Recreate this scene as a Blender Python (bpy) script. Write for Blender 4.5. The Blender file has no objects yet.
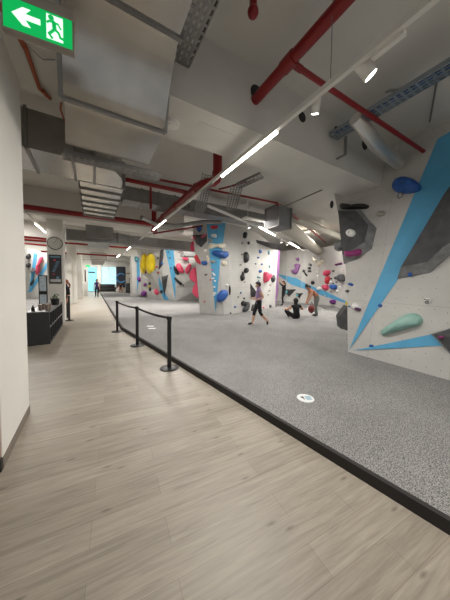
import bpy, bmesh, math, random
from mathutils import Vector as V, Matrix, noise
from mathutils.bvhtree import BVHTree
random.seed(7)
COL = bpy.context.scene.collection
# ------------------------------------------------------------------ camera geometry
CX, CY, F, H = 225.0, 292.0, 225.858, 1.62
v1 = V((93 - CX, 280 - CY, F)).normalized(); v2 = V((612 - CX, 286 - CY, F)).normalized()
yd = v1; xd = (v2 - v1 * v1.dot(v2)).normalized(); zd = xd.cross(yd)
if zd.y > 0: zd = -zd
RIGHT = V((xd.x, yd.x, zd.x)); DOWN = V((xd.y, yd.y, zd.y)); FWD = V((xd.z, yd.z, zd.z))
EYE = V((0, 0, H))
def ray(x, y): return RIGHT * (x - CX) + DOWN * (y - CY) + FWD * F
def atZ(x, y, z=0.0): d = ray(x, y); return EYE + d * ((z - H) / d.z)
def atY(x, y, Y): d = ray(x, y); return EYE + d * (Y / d.y)
def atX(x, y, X): d = ray(x, y); return EYE + d * (X / d.x)

# ------------------------------------------------------------------ materials
MATS = {}
def mat(name, col, rough=.6, metal=0., bump=0., bscale=40., var=0., vscale=6., emit=0., ecol=None, spec=.5):
    if name in MATS: return MATS[name]
    m = bpy.data.materials.new(name); m.use_nodes = True; nt = m.node_tree; b = nt.nodes['Principled BSDF']
    b.inputs['Base Color'].default_value = (*col, 1); b.inputs['Roughness'].default_value = rough
    b.inputs['Metallic'].default_value = metal; b.inputs['Specular IOR Level'].default_value = spec
    tc = nt.nodes.new('ShaderNodeTexCoord')
    if var > 0:
        n = nt.nodes.new('ShaderNodeTexNoise'); n.inputs['Scale'].default_value = vscale; n.inputs['Detail'].default_value = 5
        nt.links.new(tc.outputs['Object'], n.inputs['Vector'])
        r = nt.nodes.new('ShaderNodeMapRange'); r.inputs[1].default_value = .3; r.inputs[2].default_value = .7
        r.inputs[3].default_value = 1 - var; r.inputs[4].default_value = 1 + var
        nt.links.new(n.outputs['Fac'], r.inputs[0])
        x = nt.nodes.new('ShaderNodeMix'); x.data_type = 'RGBA'; x.blend_type = 'MULTIPLY'; x.inputs[0].default_value = 1
        x.inputs[6].default_value = (*col, 1); nt.links.new(r.outputs[0], x.inputs[7]); nt.links.new(x.outputs[2], b.inputs['Base Color'])
    if bump > 0:
        n = nt.nodes.new('ShaderNodeTexNoise'); n.inputs['Scale'].default_value = bscale; n.inputs['Detail'].default_value = 4
        nt.links.new(tc.outputs['Object'], n.inputs['Vector'])
        u = nt.nodes.new('ShaderNodeBump'); u.inputs['Strength'].default_value = bump; u.inputs['Distance'].default_value = .01
        nt.links.new(n.outputs['Fac'], u.inputs['Height']); nt.links.new(u.outputs[0], b.inputs['Normal'])
    if emit > 0:
        b.inputs['Emission Color'].default_value = (*(ecol or col), 1); b.inputs['Emission Strength'].default_value = emit
    MATS[name] = m; return m
def srgb(r, g, b):
    f = lambda c: (c / 255 / 12.92) if c / 255 <= .04045 else ((c / 255 + .055) / 1.055) ** 2.4
    return (f(r), f(g), f(b))

M_CONC = mat('painted_concrete', srgb(204, 202, 196), .85, var=.05, vscale=1.5, bump=.15, bscale=12)
M_CEIL = mat('ceiling_paint', srgb(206, 204, 198), .9, var=.05, vscale=1.0, bump=.15, bscale=20)
M_WHITE = mat('white_wall', srgb(222, 220, 213), .8, var=.03, vscale=1.3, bump=.1, bscale=8)
M_GALV = mat('galvanised_steel', srgb(176, 174, 170), .27, 1.0, var=.12, vscale=3, bump=.1, bscale=1.6)
M_GALVD = mat('dull_steel', srgb(138, 137, 135), .45, .6, var=.15, vscale=3)
M_STEELB = mat('tray_steel', srgb(150, 160, 168), .45, .8)
M_FOIL = mat('foil_lagging', srgb(225, 223, 218), .3, .8, bump=.9, bscale=25)
M_RED = mat('red_paint', srgb(132, 18, 22), .35)
M_ORANGE = mat('orange_pipe_paint', srgb(150, 72, 40), .5)
M_BLACK = mat('black_powdercoat', srgb(26, 26, 27), .45)
M_DARK = mat('dark_rubber', srgb(45, 42, 40), .75)
M_GREYL = mat('lagging_grey', srgb(172, 168, 156), .8, var=.05)
M_LIGHTW = mat('white_plastic', srgb(225, 223, 218), .4)
M_TUBE = mat('lit_tube', (1, .95, .85), .4, emit=14, ecol=(1, .93, .82))
M_LENS = mat('lit_lens', (1, .95, .88), .4, emit=9, ecol=(1, .96, .9))
M_CABINET = mat('charcoal_laminate', srgb(52, 53, 56), .5)
M_BASE = mat('grey_baseboard', srgb(118, 108, 98), .6)
M_WOOD = mat('warm_wood', srgb(160, 122, 90), .5, var=.1, vscale=5)
M_BLUE = mat('sky_blue_paint', srgb(84, 160, 200), .65, var=.06, vscale=4)
M_VOL = mat('charcoal_volume', srgb(68, 69, 71), .7, var=.35, vscale=5, bump=.3, bscale=60)
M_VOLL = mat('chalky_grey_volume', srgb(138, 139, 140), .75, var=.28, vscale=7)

def wall_mat():
    m = mat('climbing_panel', srgb(188, 187, 183), .8, var=.09, vscale=1.7, bump=.12, bscale=30); nt = m.node_tree; b = nt.nodes['Principled BSDF']
    uv = nt.nodes.new('ShaderNodeUVMap'); vo = nt.nodes.new('ShaderNodeTexVoronoi'); vo.voronoi_dimensions = '2D'
    vo.inputs['Scale'].default_value = 5.2; vo.inputs['Randomness'].default_value = .25; nt.links.new(uv.outputs[0], vo.inputs['Vector'])
    lt = nt.nodes.new('ShaderNodeMath'); lt.operation = 'LESS_THAN'; lt.inputs[1].default_value = .042; nt.links.new(vo.outputs['Distance'], lt.inputs[0])
    # panel joints
    br = nt.nodes.new('ShaderNodeTexBrick'); br.offset = 0; br.inputs['Scale'].default_value = 1; br.inputs['Brick Width'].default_value = 1.25
    br.inputs['Row Height'].default_value = 1.25; br.inputs['Mortar Size'].default_value = .004; br.inputs['Color1'].default_value = (1, 1, 1, 1); br.inputs['Color2'].default_value = (1, 1, 1, 1)
    br.inputs['Mortar'].default_value = (.72, .72, .72, 1); nt.links.new(uv.outputs[0], br.inputs['Vector'])
    src = b.inputs['Base Color'].links[0].from_socket
    a = nt.nodes.new('ShaderNodeMix'); a.data_type = 'RGBA'; a.blend_type = 'MULTIPLY'; a.inputs[0].default_value = 1
    nt.links.new(src, a.inputs[6]); nt.links.new(br.outputs['Color'], a.inputs[7])
    c = nt.nodes.new('ShaderNodeMix'); c.data_type = 'RGBA'; nt.links.new(lt.outputs[0], c.inputs[0]); nt.links.new(a.outputs[2], c.inputs[6])
    c.inputs[7].default_value = (.2, .2, .2, 1); nt.links.new(c.outputs[2], b.inputs['Base Color'])
    return m
M_PANEL = wall_mat()

def floor_mat():
    m = mat('wood_plank_vinyl', srgb(170, 156, 140), .42); nt = m.node_tree; b = nt.nodes['Principled BSDF']; L = nt.links.new
    tc = nt.nodes.new('ShaderNodeTexCoord'); mp = nt.nodes.new('ShaderNodeMapping'); mp.inputs['Rotation'].default_value = (0, 0, math.radians(4.5))
    L(tc.outputs['Object'], mp.inputs['Vector'])
    br = nt.nodes.new('ShaderNodeTexBrick'); br.offset = .37; br.inputs['Scale'].default_value = 1; br.inputs['Brick Width'].default_value = 1.22; br.inputs['Row Height'].default_value = .18
    br.inputs['Mortar Size'].default_value = .0012; br.inputs['Color1'].default_value = (*srgb(166, 157, 143), 1); br.inputs['Color2'].default_value = (*srgb(152, 143, 129), 1); br.inputs['Mortar'].default_value = (*srgb(128, 119, 107), 1)
    L(mp.outputs[0], br.inputs['Vector'])
    m2 = nt.nodes.new('ShaderNodeMapping'); m2.inputs['Scale'].default_value = (1.1, 17, 1); L(mp.outputs[0], m2.inputs['Vector'])
    n = nt.nodes.new('ShaderNodeTexNoise'); n.inputs['Scale'].default_value = 2.2; n.inputs['Detail'].default_value = 8; n.inputs['Roughness'].default_value = .65; n.inputs['Distortion'].default_value = .5
    L(m2.outputs[0], n.inputs['Vector'])
    cr = nt.nodes.new('ShaderNodeMapRange'); cr.inputs[1].default_value = .3; cr.inputs[2].default_value = .72; cr.inputs[3].default_value = .68; cr.inputs[4].default_value = 1.16; L(n.outputs['Fac'], cr.inputs[0])
    x = nt.nodes.new('ShaderNodeMix'); x.data_type = 'RGBA'; x.blend_type = 'MULTIPLY'; x.inputs[0].default_value = 1; L(br.outputs['Color'], x.inputs[6]); L(cr.outputs[0], x.inputs[7])
    m3 = nt.nodes.new('ShaderNodeMapping'); m3.inputs['Scale'].default_value = (.75, 2.6, 1); L(mp.outputs[0], m3.inputs['Vector'])
    vo = nt.nodes.new('ShaderNodeTexVoronoi'); vo.voronoi_dimensions = '2D'; vo.inputs['Scale'].default_value = 1.6; L(m3.outputs[0], vo.inputs['Vector'])
    k = nt.nodes.new('ShaderNodeMapRange'); k.inputs[1].default_value = .01; k.inputs[2].default_value = .06; k.inputs[3].default_value = .55; k.inputs[4].default_value = 1; L(vo.outputs['Distance'], k.inputs[0])
    y = nt.nodes.new('ShaderNodeMix'); y.data_type = 'RGBA'; y.blend_type = 'MULTIPLY'; y.inputs[0].default_value = 1; L(x.outputs[2], y.inputs[6]); L(k.outputs[0], y.inputs[7])
    L(y.outputs[2], b.inputs['Base Color'])
    rr = nt.nodes.new('ShaderNodeMapRange'); rr.inputs[3].default_value = .36; rr.inputs[4].default_value = .55; L(n.outputs['Fac'], rr.inputs[0]); L(rr.outputs[0], b.inputs['Roughness'])
    return m
def carpet_mat():
    m = mat('grey_carpet', srgb(140, 139, 138), .95, spec=.15); nt = m.node_tree; b = nt.nodes['Principled BSDF']; L = nt.links.new
    tc = nt.nodes.new('ShaderNodeTexCoord')
    n = nt.nodes.new('ShaderNodeTexNoise'); n.inputs['Scale'].default_value = 105; n.inputs['Detail'].default_value = 4; L(tc.outputs['Object'], n.inputs['Vector'])
    n2 = nt.nodes.new('ShaderNodeTexNoise'); n2.inputs['Scale'].default_value = 1.3; n2.inputs['Detail'].default_value = 4; L(tc.outputs['Object'], n2.inputs['Vector'])
    cr = nt.nodes.new('ShaderNodeValToRGB'); cr.color_ramp.elements[0].position = .36; cr.color_ramp.elements[1].position = .64
    cr.color_ramp.elements[0].color = (*srgb(82, 82, 82), 1); cr.color_ramp.elements[1].color = (*srgb(172, 171, 169), 1); L(n.outputs['Fac'], cr.inputs[0])
    r = nt.nodes.new('ShaderNodeMapRange'); r.inputs[1].default_value = .3; r.inputs[2].default_value = .7; r.inputs[3].default_value = .9; r.inputs[4].default_value = 1.08; L(n2.outputs['Fac'], r.inputs[0])
    x = nt.nodes.new('ShaderNodeMix'); x.data_type = 'RGBA'; x.blend_type = 'MULTIPLY'; x.inputs[0].default_value = 1; L(cr.outputs[0], x.inputs[6]); L(r.outputs[0], x.inputs[7]); L(x.outputs[2], b.inputs['Base Color'])
    u = nt.nodes.new('ShaderNodeBump'); u.inputs['Strength'].default_value = .6; u.inputs['Distance'].default_value = .006; L(n.outputs['Fac'], u.inputs['Height']); L(u.outputs[0], b.inputs['Normal'])
    return m

HOLDC = {}
def hcol(name, rgb, rough=.45):
    HOLDC[name] = mat('resin_' + name, srgb(*rgb), rough, var=.1, vscale=9, bump=.15, bscale=90); return HOLDC[name]
for nme, c in dict(blue=(40, 90, 165), red=(200, 52, 62), pink=(214, 74, 104), cream=(222, 214, 192), grey=(158, 154, 146), white=(232, 231, 228), black=(30, 30, 32),
                   purple=(118, 44, 130), lilac=(140, 95, 145), yellow=(235, 208, 36), mint=(142, 182, 172), magenta=(140, 46, 108), cyan=(110, 195, 205), charcoal=(70, 71, 74), teal=(70, 130, 140), plum=(96, 40, 92)).items(): hcol(nme, c)

# ------------------------------------------------------------------ object helpers
ORG = {}
def tag(o, label=None, cat=None, group=None, kind=None):
    if label: o['label'] = label
    if cat: o['category'] = cat
    if group: o['group'] = group
    if kind: o['kind'] = kind
    return o
def empty(name, loc, label, cat, group=None):
    o = bpy.data.objects.new(name, None); COL.objects.link(o); o.location = loc; ORG[o.name] = V(loc); return tag(o, label, cat, group)
def link(name, bm, mats, parent=None, smooth=True, label=None, cat=None, group=None, kind=None):
    """One mesh object from a bmesh in world coordinates."""
    if not isinstance(mats, (list, tuple)): mats = [mats]
    xs = [v.co for v in bm.verts]
    org = V((sum(c.x for c in xs) / len(xs), sum(c.y for c in xs) / len(xs), min(c.z for c in xs)))
    bmesh.ops.translate(bm, verts=bm.verts[:], vec=-org)
    me = bpy.data.meshes.new(name)
    for f in bm.faces: f.smooth = smooth
    bm.to_mesh(me); bm.free()
    for m in mats: me.materials.append(m)
    if smooth:
        try: me.set_sharp_from_angle(angle=math.radians(38))
        except Exception: pass
    o = bpy.data.objects.new(name, me); COL.objects.link(o)
    if parent is not None: o.parent = parent; o.location = org - ORG[parent.name]
    else: o.location = org
    ORG[o.name] = org
    return tag(o, label, cat, group, kind)
def BM(): return bmesh.new()
def box(bm, a, b, mi=0, bev=0):
    a, b = V(a), V(b); c = (a + b) / 2; s = b - a
    r = bmesh.ops.create_cube(bm, size=1, matrix=Matrix.Translation(c) @ Matrix.Diagonal((abs(s.x), abs(s.y), abs(s.z), 1)))
    fs = set(f for v in r['verts'] for f in v.link_faces)
    for f in fs: f.material_index = mi
    if bev:
        es = list(set(e for v in r['verts'] for e in v.link_edges)); g = bmesh.ops.bevel(bm, geom=es, offset=bev, segments=2, affect='EDGES', profile=.5)
        for f in g['faces']: f.material_index = mi
    return bm
def obox(bm, M, s, mi=0):
    r = bmesh.ops.create_cube(bm, size=1, matrix=M @ Matrix.Diagonal((s[0], s[1], s[2], 1)))
    for f in set(f for v in r['verts'] for f in v.link_faces): f.material_index = mi
def cyl(bm, p, q, r, seg=16, r2=None, mi=0):
    p, q = V(p), V(q); d = q - p; M = Matrix.Translation((p + q) / 2) @ d.to_track_quat('Z', 'Y').to_matrix().to_4x4()
    g = bmesh.ops.create_cone(bm, cap_ends=True, segments=seg, radius1=r, radius2=r if r2 is None else r2, depth=d.length, matrix=M)
    for f in set(f for v in g['verts'] for f in v.link_faces): f.material_index = mi
    return bm
def tube(bm, pts, r, seg=12, mi=0, cap=True):
    pts = [V(p) for p in pts]; rings = []; up = None
    for i, p in enumerate(pts):
        d = ((pts[min(i + 1, len(pts) - 1)] - p).normalized() + (p - pts[max(i - 1, 0)]).normalized()).normalized()
        if up is None: up = V((0, 0, 1)) if abs(d.z) < .9 else V((1, 0, 0))
        a = d.cross(up).normalized(); b = a.cross(d).normalized(); up = b
        rr = r[i] if isinstance(r, (list, tuple)) else r
        rings.append([bm.verts.new(p + a * math.cos(t) * rr + b * math.sin(t) * rr) for t in [2 * math.pi * k / seg for k in range(seg)]])
    for A, B in zip(rings, rings[1:]):
        for k in range(seg):
            f = bm.faces.new((A[k], A[(k + 1) % seg], B[(k + 1) % seg], B[k])); f.material_index = mi
    if cap:
        for f in (bm.faces.new(rings[0][::-1]), bm.faces.new(rings[-1])): f.material_index = mi
    return bm
def ball(bm, c, s, mi=0, sub=2, rot=None):
    M = Matrix.Translation(V(c)) @ (rot.to_4x4() if rot else Matrix.Identity(4)) @ Matrix.Diagonal((*(s if isinstance(s, (tuple, list)) else (s, s, s)), 1))
    g = bmesh.ops.create_icosphere(bm, subdivisions=sub, radius=1, matrix=M)
    for f in set(f for v in g['verts'] for f in v.link_faces): f.material_index = mi
    return bm
def quadbar(bm, p, q, w, h, mi=0):
    p, q = V(p), V(q); d = q - p; M = Matrix.Translation((p + q) / 2) @ d.to_track_quat('X', 'Z').to_matrix().to_4x4(); obox(bm, M, (d.length, w, h), mi)
def prism(bm, pts, off, mi=0):
    a = [bm.verts.new(V(p)) for p in pts]; b = [bm.verts.new(V(p) + V(off)) for p in pts]
    fs = [bm.faces.new(a), bm.faces.new(b[::-1])] + [bm.faces.new((a[i], b[i], b[(i + 1) % len(a)], a[(i + 1) % len(a)])) for i in range(len(a))]
    for f in fs: f.material_index = mi
    bmesh.ops.recalc_face_normals(bm, faces=fs)
def S(name, bm, m, smooth=False): return link(name, bm, m, smooth=smooth, kind='structure')

# ------------------------------------------------------------------ setting
CZ, BZ = 4.75, 3.85          # ceiling, underside of beams
MZ = .08                     # top of the mats
S('floor', box(BM(), (-12, -5, -.1), (20, 37, 0)), floor_mat())
S('ceiling', box(BM(), (-12, -5, CZ), (20, 37, CZ + .2)), M_CEIL)
bm = BM(); box(bm, (-9, 2.78, BZ), (12, 3.6, CZ)); beam = S('ceiling_beam', bm, M_CONC)
for y0, y1, x0, x1 in ((9.9, 10.7, -9, 3.6), (15.8, 16.6, -12, 4.2), (22.3, 23.1, -12, 3.6), (28.8, 29.6, -12, 6)):
    S('ceiling_beam', box(BM(), (x0, y0, BZ), (x1, y1, CZ)), M_CONC)
# left foreground pier
S('wall_left', box(BM(), (-4.2, 2.56, 0), (-.69, 3.50, BZ)), M_WHITE)
bm = BM(); box(bm, (-.70, 2.555, 0), (-.682, 3.505, .09)); S('baseboard_left', bm, M_BASE)
bm = BM(); box(bm, (-1.9, 2.52, .1), (-.70, 2.56, 3.0)); d1 = S('door_1', bm, M_WOOD); S('baseboard_front', box(BM(), (-4.2, 2.51, 0), (-.685, 2.555, .1)), M_DARK)
S('wall_far', box(BM(), (-12, 36, 0), (20, 36.2, CZ)), M_WHITE)
S('wall_left_far', box(BM(), (-12.2, 2, 0), (-12, 37, CZ)), M_WHITE)
S('wall_right', box(BM(), (19.8, -5, 0), (20, 37, CZ)), M_WHITE)
# columns of the corridor
def column(x0, x1, y0, y1):
    bm = BM(); box(bm, (x0, y0, 0), (x1, y1, CZ)); S('column', bm, M_WHITE)
cxl = atY(47.3, 270, 10.6).x; cxr = atY(63.8, 270, 10.6).x
column(cxl, cxr, 10.6, 11.2)
column(-1.42, -.98, 18.8, 19.2); column(-1.5, -1.25, 18.6, 18.75)
column(-1.5, -.95, 28.6, 29.1)
column(-1.3, -.85, 23.5, 23.8)
# back walls of the climbing hall
S('wall_back', box(BM(), (3.2, 24, 0), (20, 24.2, CZ)), M_CONC)

# ------------------------------------------------------------------ mats
edge = [(2.12, -4), (2.06, .0), (1.985, .45), (1.60, 2.93), (1.28, 4.95), (1.0, 6.75), (.8, 8.0), (.74, 32)]
bm = BM(); up = [V((x + .02, y, MZ)) for x, y in edge] + [V((16, 32, MZ)), V((16, -4, MZ))]
prism(bm, up, (0, 0, -MZ + .002))
matt = link('crash_mat', bm, carpet_mat(), smooth=False, label='large grey carpeted safety matting covering the whole climbing area floor', cat='mat')
bm = BM()
for (xa, ya), (xb, yb) in zip(edge, edge[1:]):
    A, B = V((xa, ya, 0)), V((xb, yb, 0)); 
    P = [A + V((-.02, 0, .0)), B + V((-.02, 0, .0)), B + V((-.008, 0, MZ + .006)), A + V((-.008, 0, MZ + .006))]
    Q = [A + V((.035, 0, .0)), B + V((.035, 0, .0)), B + V((.035, 0, MZ + .006)), A + V((.035, 0, MZ + .006))]
    a = [bm.verts.new(p) for p in P]; b = [bm.verts.new(p) for p in Q]
    bm.faces.new(a); bm.faces.new((a[3], a[2], b[2], b[3])); bm.faces.new(b[::-1])
e = link('edge_trim', bm, M_DARK, matt, smooth=False); e['label'] = 'dark brown rubber edge strip'

# ------------------------------------------------------------------ climbing walls
WALLS = {}
def bvh(o):
    b = BM(); b.from_mesh(o.data); b.transform(Matrix.Translation(ORG[o.name])); t = BVHTree.FromBMesh(b); b.free(); return t
def cast(t, x, y):
    d = ray(x, y).normalized()
    for tr in t:
        h = tr.ray_cast(EYE, d)
        if h[0] is not None:
            n = h[1]
            if n.length < .5: n = V((-1, 0, .219)).normalized()
            if n.dot(d) > 0: n = -n
            return h[0], n
    return None, None
def cwall(key, name, base, top, label, paint=(), thick=.25, nsub=1):
    """Faceted wall: base and top world points; UVs run in metres; paint = [(pixel polygon, colour material)]."""
    bm = BM(); uvl = bm.loops.layers.uv.new('UVMap'); u = 0
    mats = [M_PANEL]
    for i in range(len(base) - 1):
        a, b, c, d = base[i], base[i + 1], top[i + 1], top[i]
        w = (b - a).length; N = 4
        for k in range(N):
            t0, t1 = k / N, (k + 1) / N
            vs = [bm.verts.new(p) for p in (a.lerp(d, t0), b.lerp(c, t0), b.lerp(c, t1), a.lerp(d, t1))]
            f = bm.faces.new(vs)
            h = (d - a).length
            for lp, uv in zip(f.loops, ((u, t0 * h), (u + w, t0 * h), (u + w, t1 * h), (u, t1 * h))): lp[uvl].uv = uv
        u += w
    bmesh.ops.triangulate(bm, faces=bm.faces[:])
    tmp = BVHTree.FromBMesh(bm)
    bmesh.ops.remove_doubles(bm, verts=bm.verts[:], dist=1e-4)
    bmesh.ops.recalc_face_normals(bm, faces=bm.faces[:])
    # body behind the panels
    back = []
    for i in range(len(base)):
        away = (base[i] - EYE); away.z = 0; away.normalize(); back.append(away * thick)
    body = BM()
    for poly, m in paint:
        if m not in mats: mats.append(m)
        mi = mats.index(m)
        n = len(poly); c = (sum(p[0] for p in poly) / n, sum(p[1] for p in poly) / n)
        for i in range(n):
            p, q = poly[i], poly[(i + 1) % n]; K = 9
            g = {}
            for s in range(K + 1):
                for t in range(K + 1 - s):
                    x = c[0] + (p[0] - c[0]) * s / K + (q[0] - c[0]) * t / K; y = c[1] + (p[1] - c[1]) * s / K + (q[1] - c[1]) * t / K
                    h, nn = cast([tmp], x, y)
                    g[s, t] = bm.verts.new(h + nn * .014) if h is not None else None
            for s in range(K):
                for t in range(K - s):
                    tri = (g[s, t], g[s + 1, t], g[s, t + 1])
                    if all(tri): bm.faces.new(tri).material_index = mi
                    if s + t < K - 1:
                        tri = (g[s + 1, t], g[s + 1, t + 1], g[s, t + 1])
                        if all(tri): bm.faces.new(tri).material_index = mi
    body.free()
    # top cap and back face
    for i in range(len(base) - 1):
        a, b = top[i], top[i + 1]; a2, b2 = a + back[i], b + back[i + 1]
        bm.faces.new([bm.verts.new(p) for p in (a, b, b2, a2)])
        bm.faces.new([bm.verts.new(p) for p in (a2, b2, base[i + 1] + back[i + 1], base[i] + back[i])])
    for i in (0, len(base) - 1):
        bm.faces.new([bm.verts.new(p) for p in (base[i], top[i], top[i] + back[i], base[i] + back[i])])
    o = link(name, bm, mats, smooth=False, label=label, cat='climbing wall')
    WALLS[key] = [tmp]; return o
def zz(l, z): return [atZ(x, y, z) for x, y in l]

# right foreground slab
SL = .219
def RWp(y, z): return V((4.9 + SL * (z - MZ), y, z))
def onRW(px, py):
    d = ray(px, py); # X - SL*Z = 4.9 - SL*MZ
    n = V((1, 0, -SL)); k = 4.9 - SL * MZ; return EYE + d * ((k - n.dot(EYE)) / n.dot(d))
lead = [(348, 351), (347.3, 292), (345, 262), (338.5, 216), (334.3, 194)]
L3 = [onRW(*p) for p in lead]
bm = BM(); uvl = bm.loops.layers.uv.new('UVMap')
L3[0].z = 0.02; topz = CZ
last = L3[-1]; t5 = RWp(last.y + .2, topz)
front = L3 + [t5]; pts = front + [RWp(-3, topz), RWp(-3, .02)]
f = bm.faces.new([bm.verts.new(p) for p in pts])
for lp in f.loops: lp[uvl].uv = (lp.vert.co.y, (lp.vert.co.z) * 1.02)
RWT = [BVHTree.FromBMesh(bm)]; WALLS['R'] = RWT
mats = [M_PANEL, M_BLUE]
def paint_flat(poly, mi, fn):
    vs = [bm.verts.new(fn(*p) + V((-.006, 0, 0))) for p in poly]; bm.faces.new(vs).material_index = mi
paint_flat([(349, 350), (391, 250), (437.5, 139), (470, 120), (520, 90), (422.6, 240), (399.5, 277.6)], 1, onRW)
paint_flat([(352, 350.3), (363, 348.5), (390, 343), (432.7, 334), (470, 326), (470, 344), (438.5, 345.6), (400, 348)], 1, onRW)
th = V((.3, 0, 0))
for a, b in zip(front, front[1:]): bm.faces.new([bm.verts.new(p) for p in (a, b, b + th, a + th)])
bm.faces.new([bm.verts.new(p + th) for p in pts])
link('climbing_wall', bm, mats, smooth=False, label='big foreground climbing slab with two sky blue wedges painted on it', cat='climbing wall')

# central island
ib = zz([(200, 313.3), (215.5, 314.8), (224, 314.8), (232, 314), (245, 312), (260, 309.5), (275, 306.7)], MZ)
it = zz([(192, 221), (206, 220.5), (216, 221.3), (226, 223), (247, 228.5), (257, 233)], 4.3) + zz([(278, 249)], 3.75)
cwall('I', 'climbing_wall', ib, it, 'central climbing island with a tall blue wedge narrowing to its foot', [([(206.2, 220.8), (225.5, 223.2), (219.5, 268), (215.6, 313.5), (210.5, 262)], M_BLUE)], thick=1.5)
# wall behind the island, left of it in the picture
wb = zz([(141, 296.5), (163, 300), (176, 300.7), (202, 300)], MZ)
wt = zz([(141, 250), ], 3.9) + zz([(163, 243), (176, 243.5), (202, 243)], 4.3)
wt[0] = atZ(141, 249, 3.9)
cwall('B', 'climbing_wall', wb, wt, 'climbing wall behind the island carrying two tall yellow discs', [
    ([(164, 243.3), (173.2, 243.6), (175.5, 275), (175.6, 300.4), (169.5, 268)], M_BLUE), ([(155, 268), (158, 273), (165, 293), (169.5, 300), (163.8, 299.6), (159, 288)], M_BLUE)], thick=.3)
lb = zz([(133, 297.5), (141, 296.5)], MZ); lt = [V((a.x - .15, a.y, 3.9)) for a in lb]
cwall('N', 'climbing_wall', lb, lt, 'narrow far climbing panel with teal and blue patches before the snack counter', [([(136.5, 262), (140, 256), (139.6, 275), (137, 294)], M_BLUE)], thick=.3)
# concave wall at the far right
rb = [V((13.2, 14.2, MZ)), V((13.1, 12.9, MZ)), V((13.3, 11.6, MZ)), V((13.9, 10.6, MZ)), V((13.6, 9.5, MZ)), V((12.7, 7.6, MZ)), V((11.5, 6.3, MZ))]
rt = [V((p.x + dx, p.y + .3, 4.15)) for p, dx in zip(rb, (.2, .3, .5, .5, .5, .4, .2))]
cwall('F', 'climbing_wall', rb, rt, 'curved pale climbing wall at the back crossed by a slanting blue band',
      [([(277, 273.8), (296.7, 278.2), (305.5, 283.6), (325, 291), (346.5, 301.3), (346.5, 303.4), (322, 295.5), (302, 288), (291, 284.5)], M_BLUE)], thick=.3)
# left side wall seen past the pier
fb = [V((-5.6, 24.5, MZ)), V((-4.2, 23.0, MZ)), V((-2.0, 22.0, MZ))]; ft = [V((-5.4, 23.0, 4.0)), V((-4.1, 21.6, 3.85)), V((-2.0, 21.0, 3.5))]
cwall('L', 'climbing_wall', fb, ft, 'distant climbing wall seen between the pier and the clock column', [
    ([(34, 253), (37.5, 254), (32.5, 290), (29, 290)], M_BLUE), ([(47, 262), (47, 268), (31.5, 292), (27.5, 292)], M_BLUE)], thick=.3)
bm = box(BM(), (-8, 12, .0), (-1.9, 24, .1)); link('crash_mat', bm, MATS['grey_carpet'], smooth=False, label='smaller grey mat below the distant wall past the pier', cat='mat')

# ------------------------------------------------------------------ holds
def ell(cx, cy, rx, ry, rot=0, n=14):
    c, s = math.cos(math.radians(rot)), math.sin(math.radians(rot))
    return [(cx + rx * math.cos(t) * c - ry * math.sin(t) * s, cy + rx * math.cos(t) * s + ry * math.sin(t) * c) for t in [2 * math.pi * k / n for k in range(n)]]
def catmull(P, n=4):
    out = []; L = len(P)
    for i in range(L):
        p0, p1, p2, p3 = P[i - 1], P[i], P[(i + 1) % L], P[(i + 2) % L]
        for k in range(n):
            t = k / n
            out.append(tuple(.5 * (2 * p1[j] + (p2[j] - p0[j]) * t + (2 * p0[j] - 5 * p1[j] + 4 * p2[j] - p3[j]) * t * t + (3 * p1[j] - p0[j] - 3 * p2[j] + p3[j]) * t ** 3) for j in (0, 1)))
    return out
def dome_bm(wall, poly, depth, facet=None, bumpy=.0, edge=False):
    """Solid raised from an outline lying on the wall; facet=(px,py) gives flat planes rising to one crest."""
    n = len(poly); c = facet or (sum(p[0] for p in poly) / n, sum(p[1] for p in poly) / n)
    t = WALLS[wall]; ch, cn = cast(t, *c)
    if ch is None: return None, None, None
    def on(p):
        h, nn = cast(t, *p)
        if h is None or abs((h - ch).dot(cn)) > .6:                     # past the edge: stay in the plane of the centre
            d = ray(*p); den = cn.dot(d); h = EYE + d * ((ch - EYE).dot(cn) / den)
        return h
    bm = BM()
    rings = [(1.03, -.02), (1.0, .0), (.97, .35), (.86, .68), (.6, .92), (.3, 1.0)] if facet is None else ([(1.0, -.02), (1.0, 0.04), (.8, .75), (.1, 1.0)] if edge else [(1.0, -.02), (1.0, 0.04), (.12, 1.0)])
    R = []
    for s, hh in rings:
        ring = [on((c[0] + (p[0] - c[0]) * s, c[1] + (p[1] - c[1]) * s)) for p in poly]
        R.append([bm.verts.new(p + cn * (hh * depth * (1 + bumpy * noise.noise(p * 9 + V((s * 3, 0, 0)))) if hh > 0 else -.004)) for p in ring])
    for q, (A, B) in enumerate(zip(R, R[1:])):
        for i in range(n):
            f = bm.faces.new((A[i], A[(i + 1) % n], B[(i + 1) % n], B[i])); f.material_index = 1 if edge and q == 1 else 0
    bm.faces.new(R[-1])
    bm.faces.new(R[0][::-1])
    bmesh.ops.recalc_face_normals(bm, faces=bm.faces[:])
    return bm, ch, cn
def hold(wall, poly, depth, colour, label, name='climbing_hold', group=None, facet=None, bumpy=.15, cat='climbing hold', smooth_poly=True, key=None, bolt=True):
    if facet is None and smooth_poly and len(poly) < 12: poly = catmull(poly)
    edge = facet is not None and wall == 'R'; bm, ch, cn = dome_bm(wall, poly, depth, facet, bumpy, edge)
    if bm is None: print('MISS', label); return None
    if key: WALLS[key] = [BVHTree.FromBMesh(bm)] + WALLS[wall]
    m = HOLDC.get(colour) or colour
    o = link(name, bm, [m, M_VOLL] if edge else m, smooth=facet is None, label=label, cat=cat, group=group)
    if bolt and facet is None and depth > .06:
        b = BM(); cyl(b, ch + cn * depth * .85, ch + cn * (depth * 1.02), .018, 10); link('bolt', b, M_GALV, o)
    return o
E = ell
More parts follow.
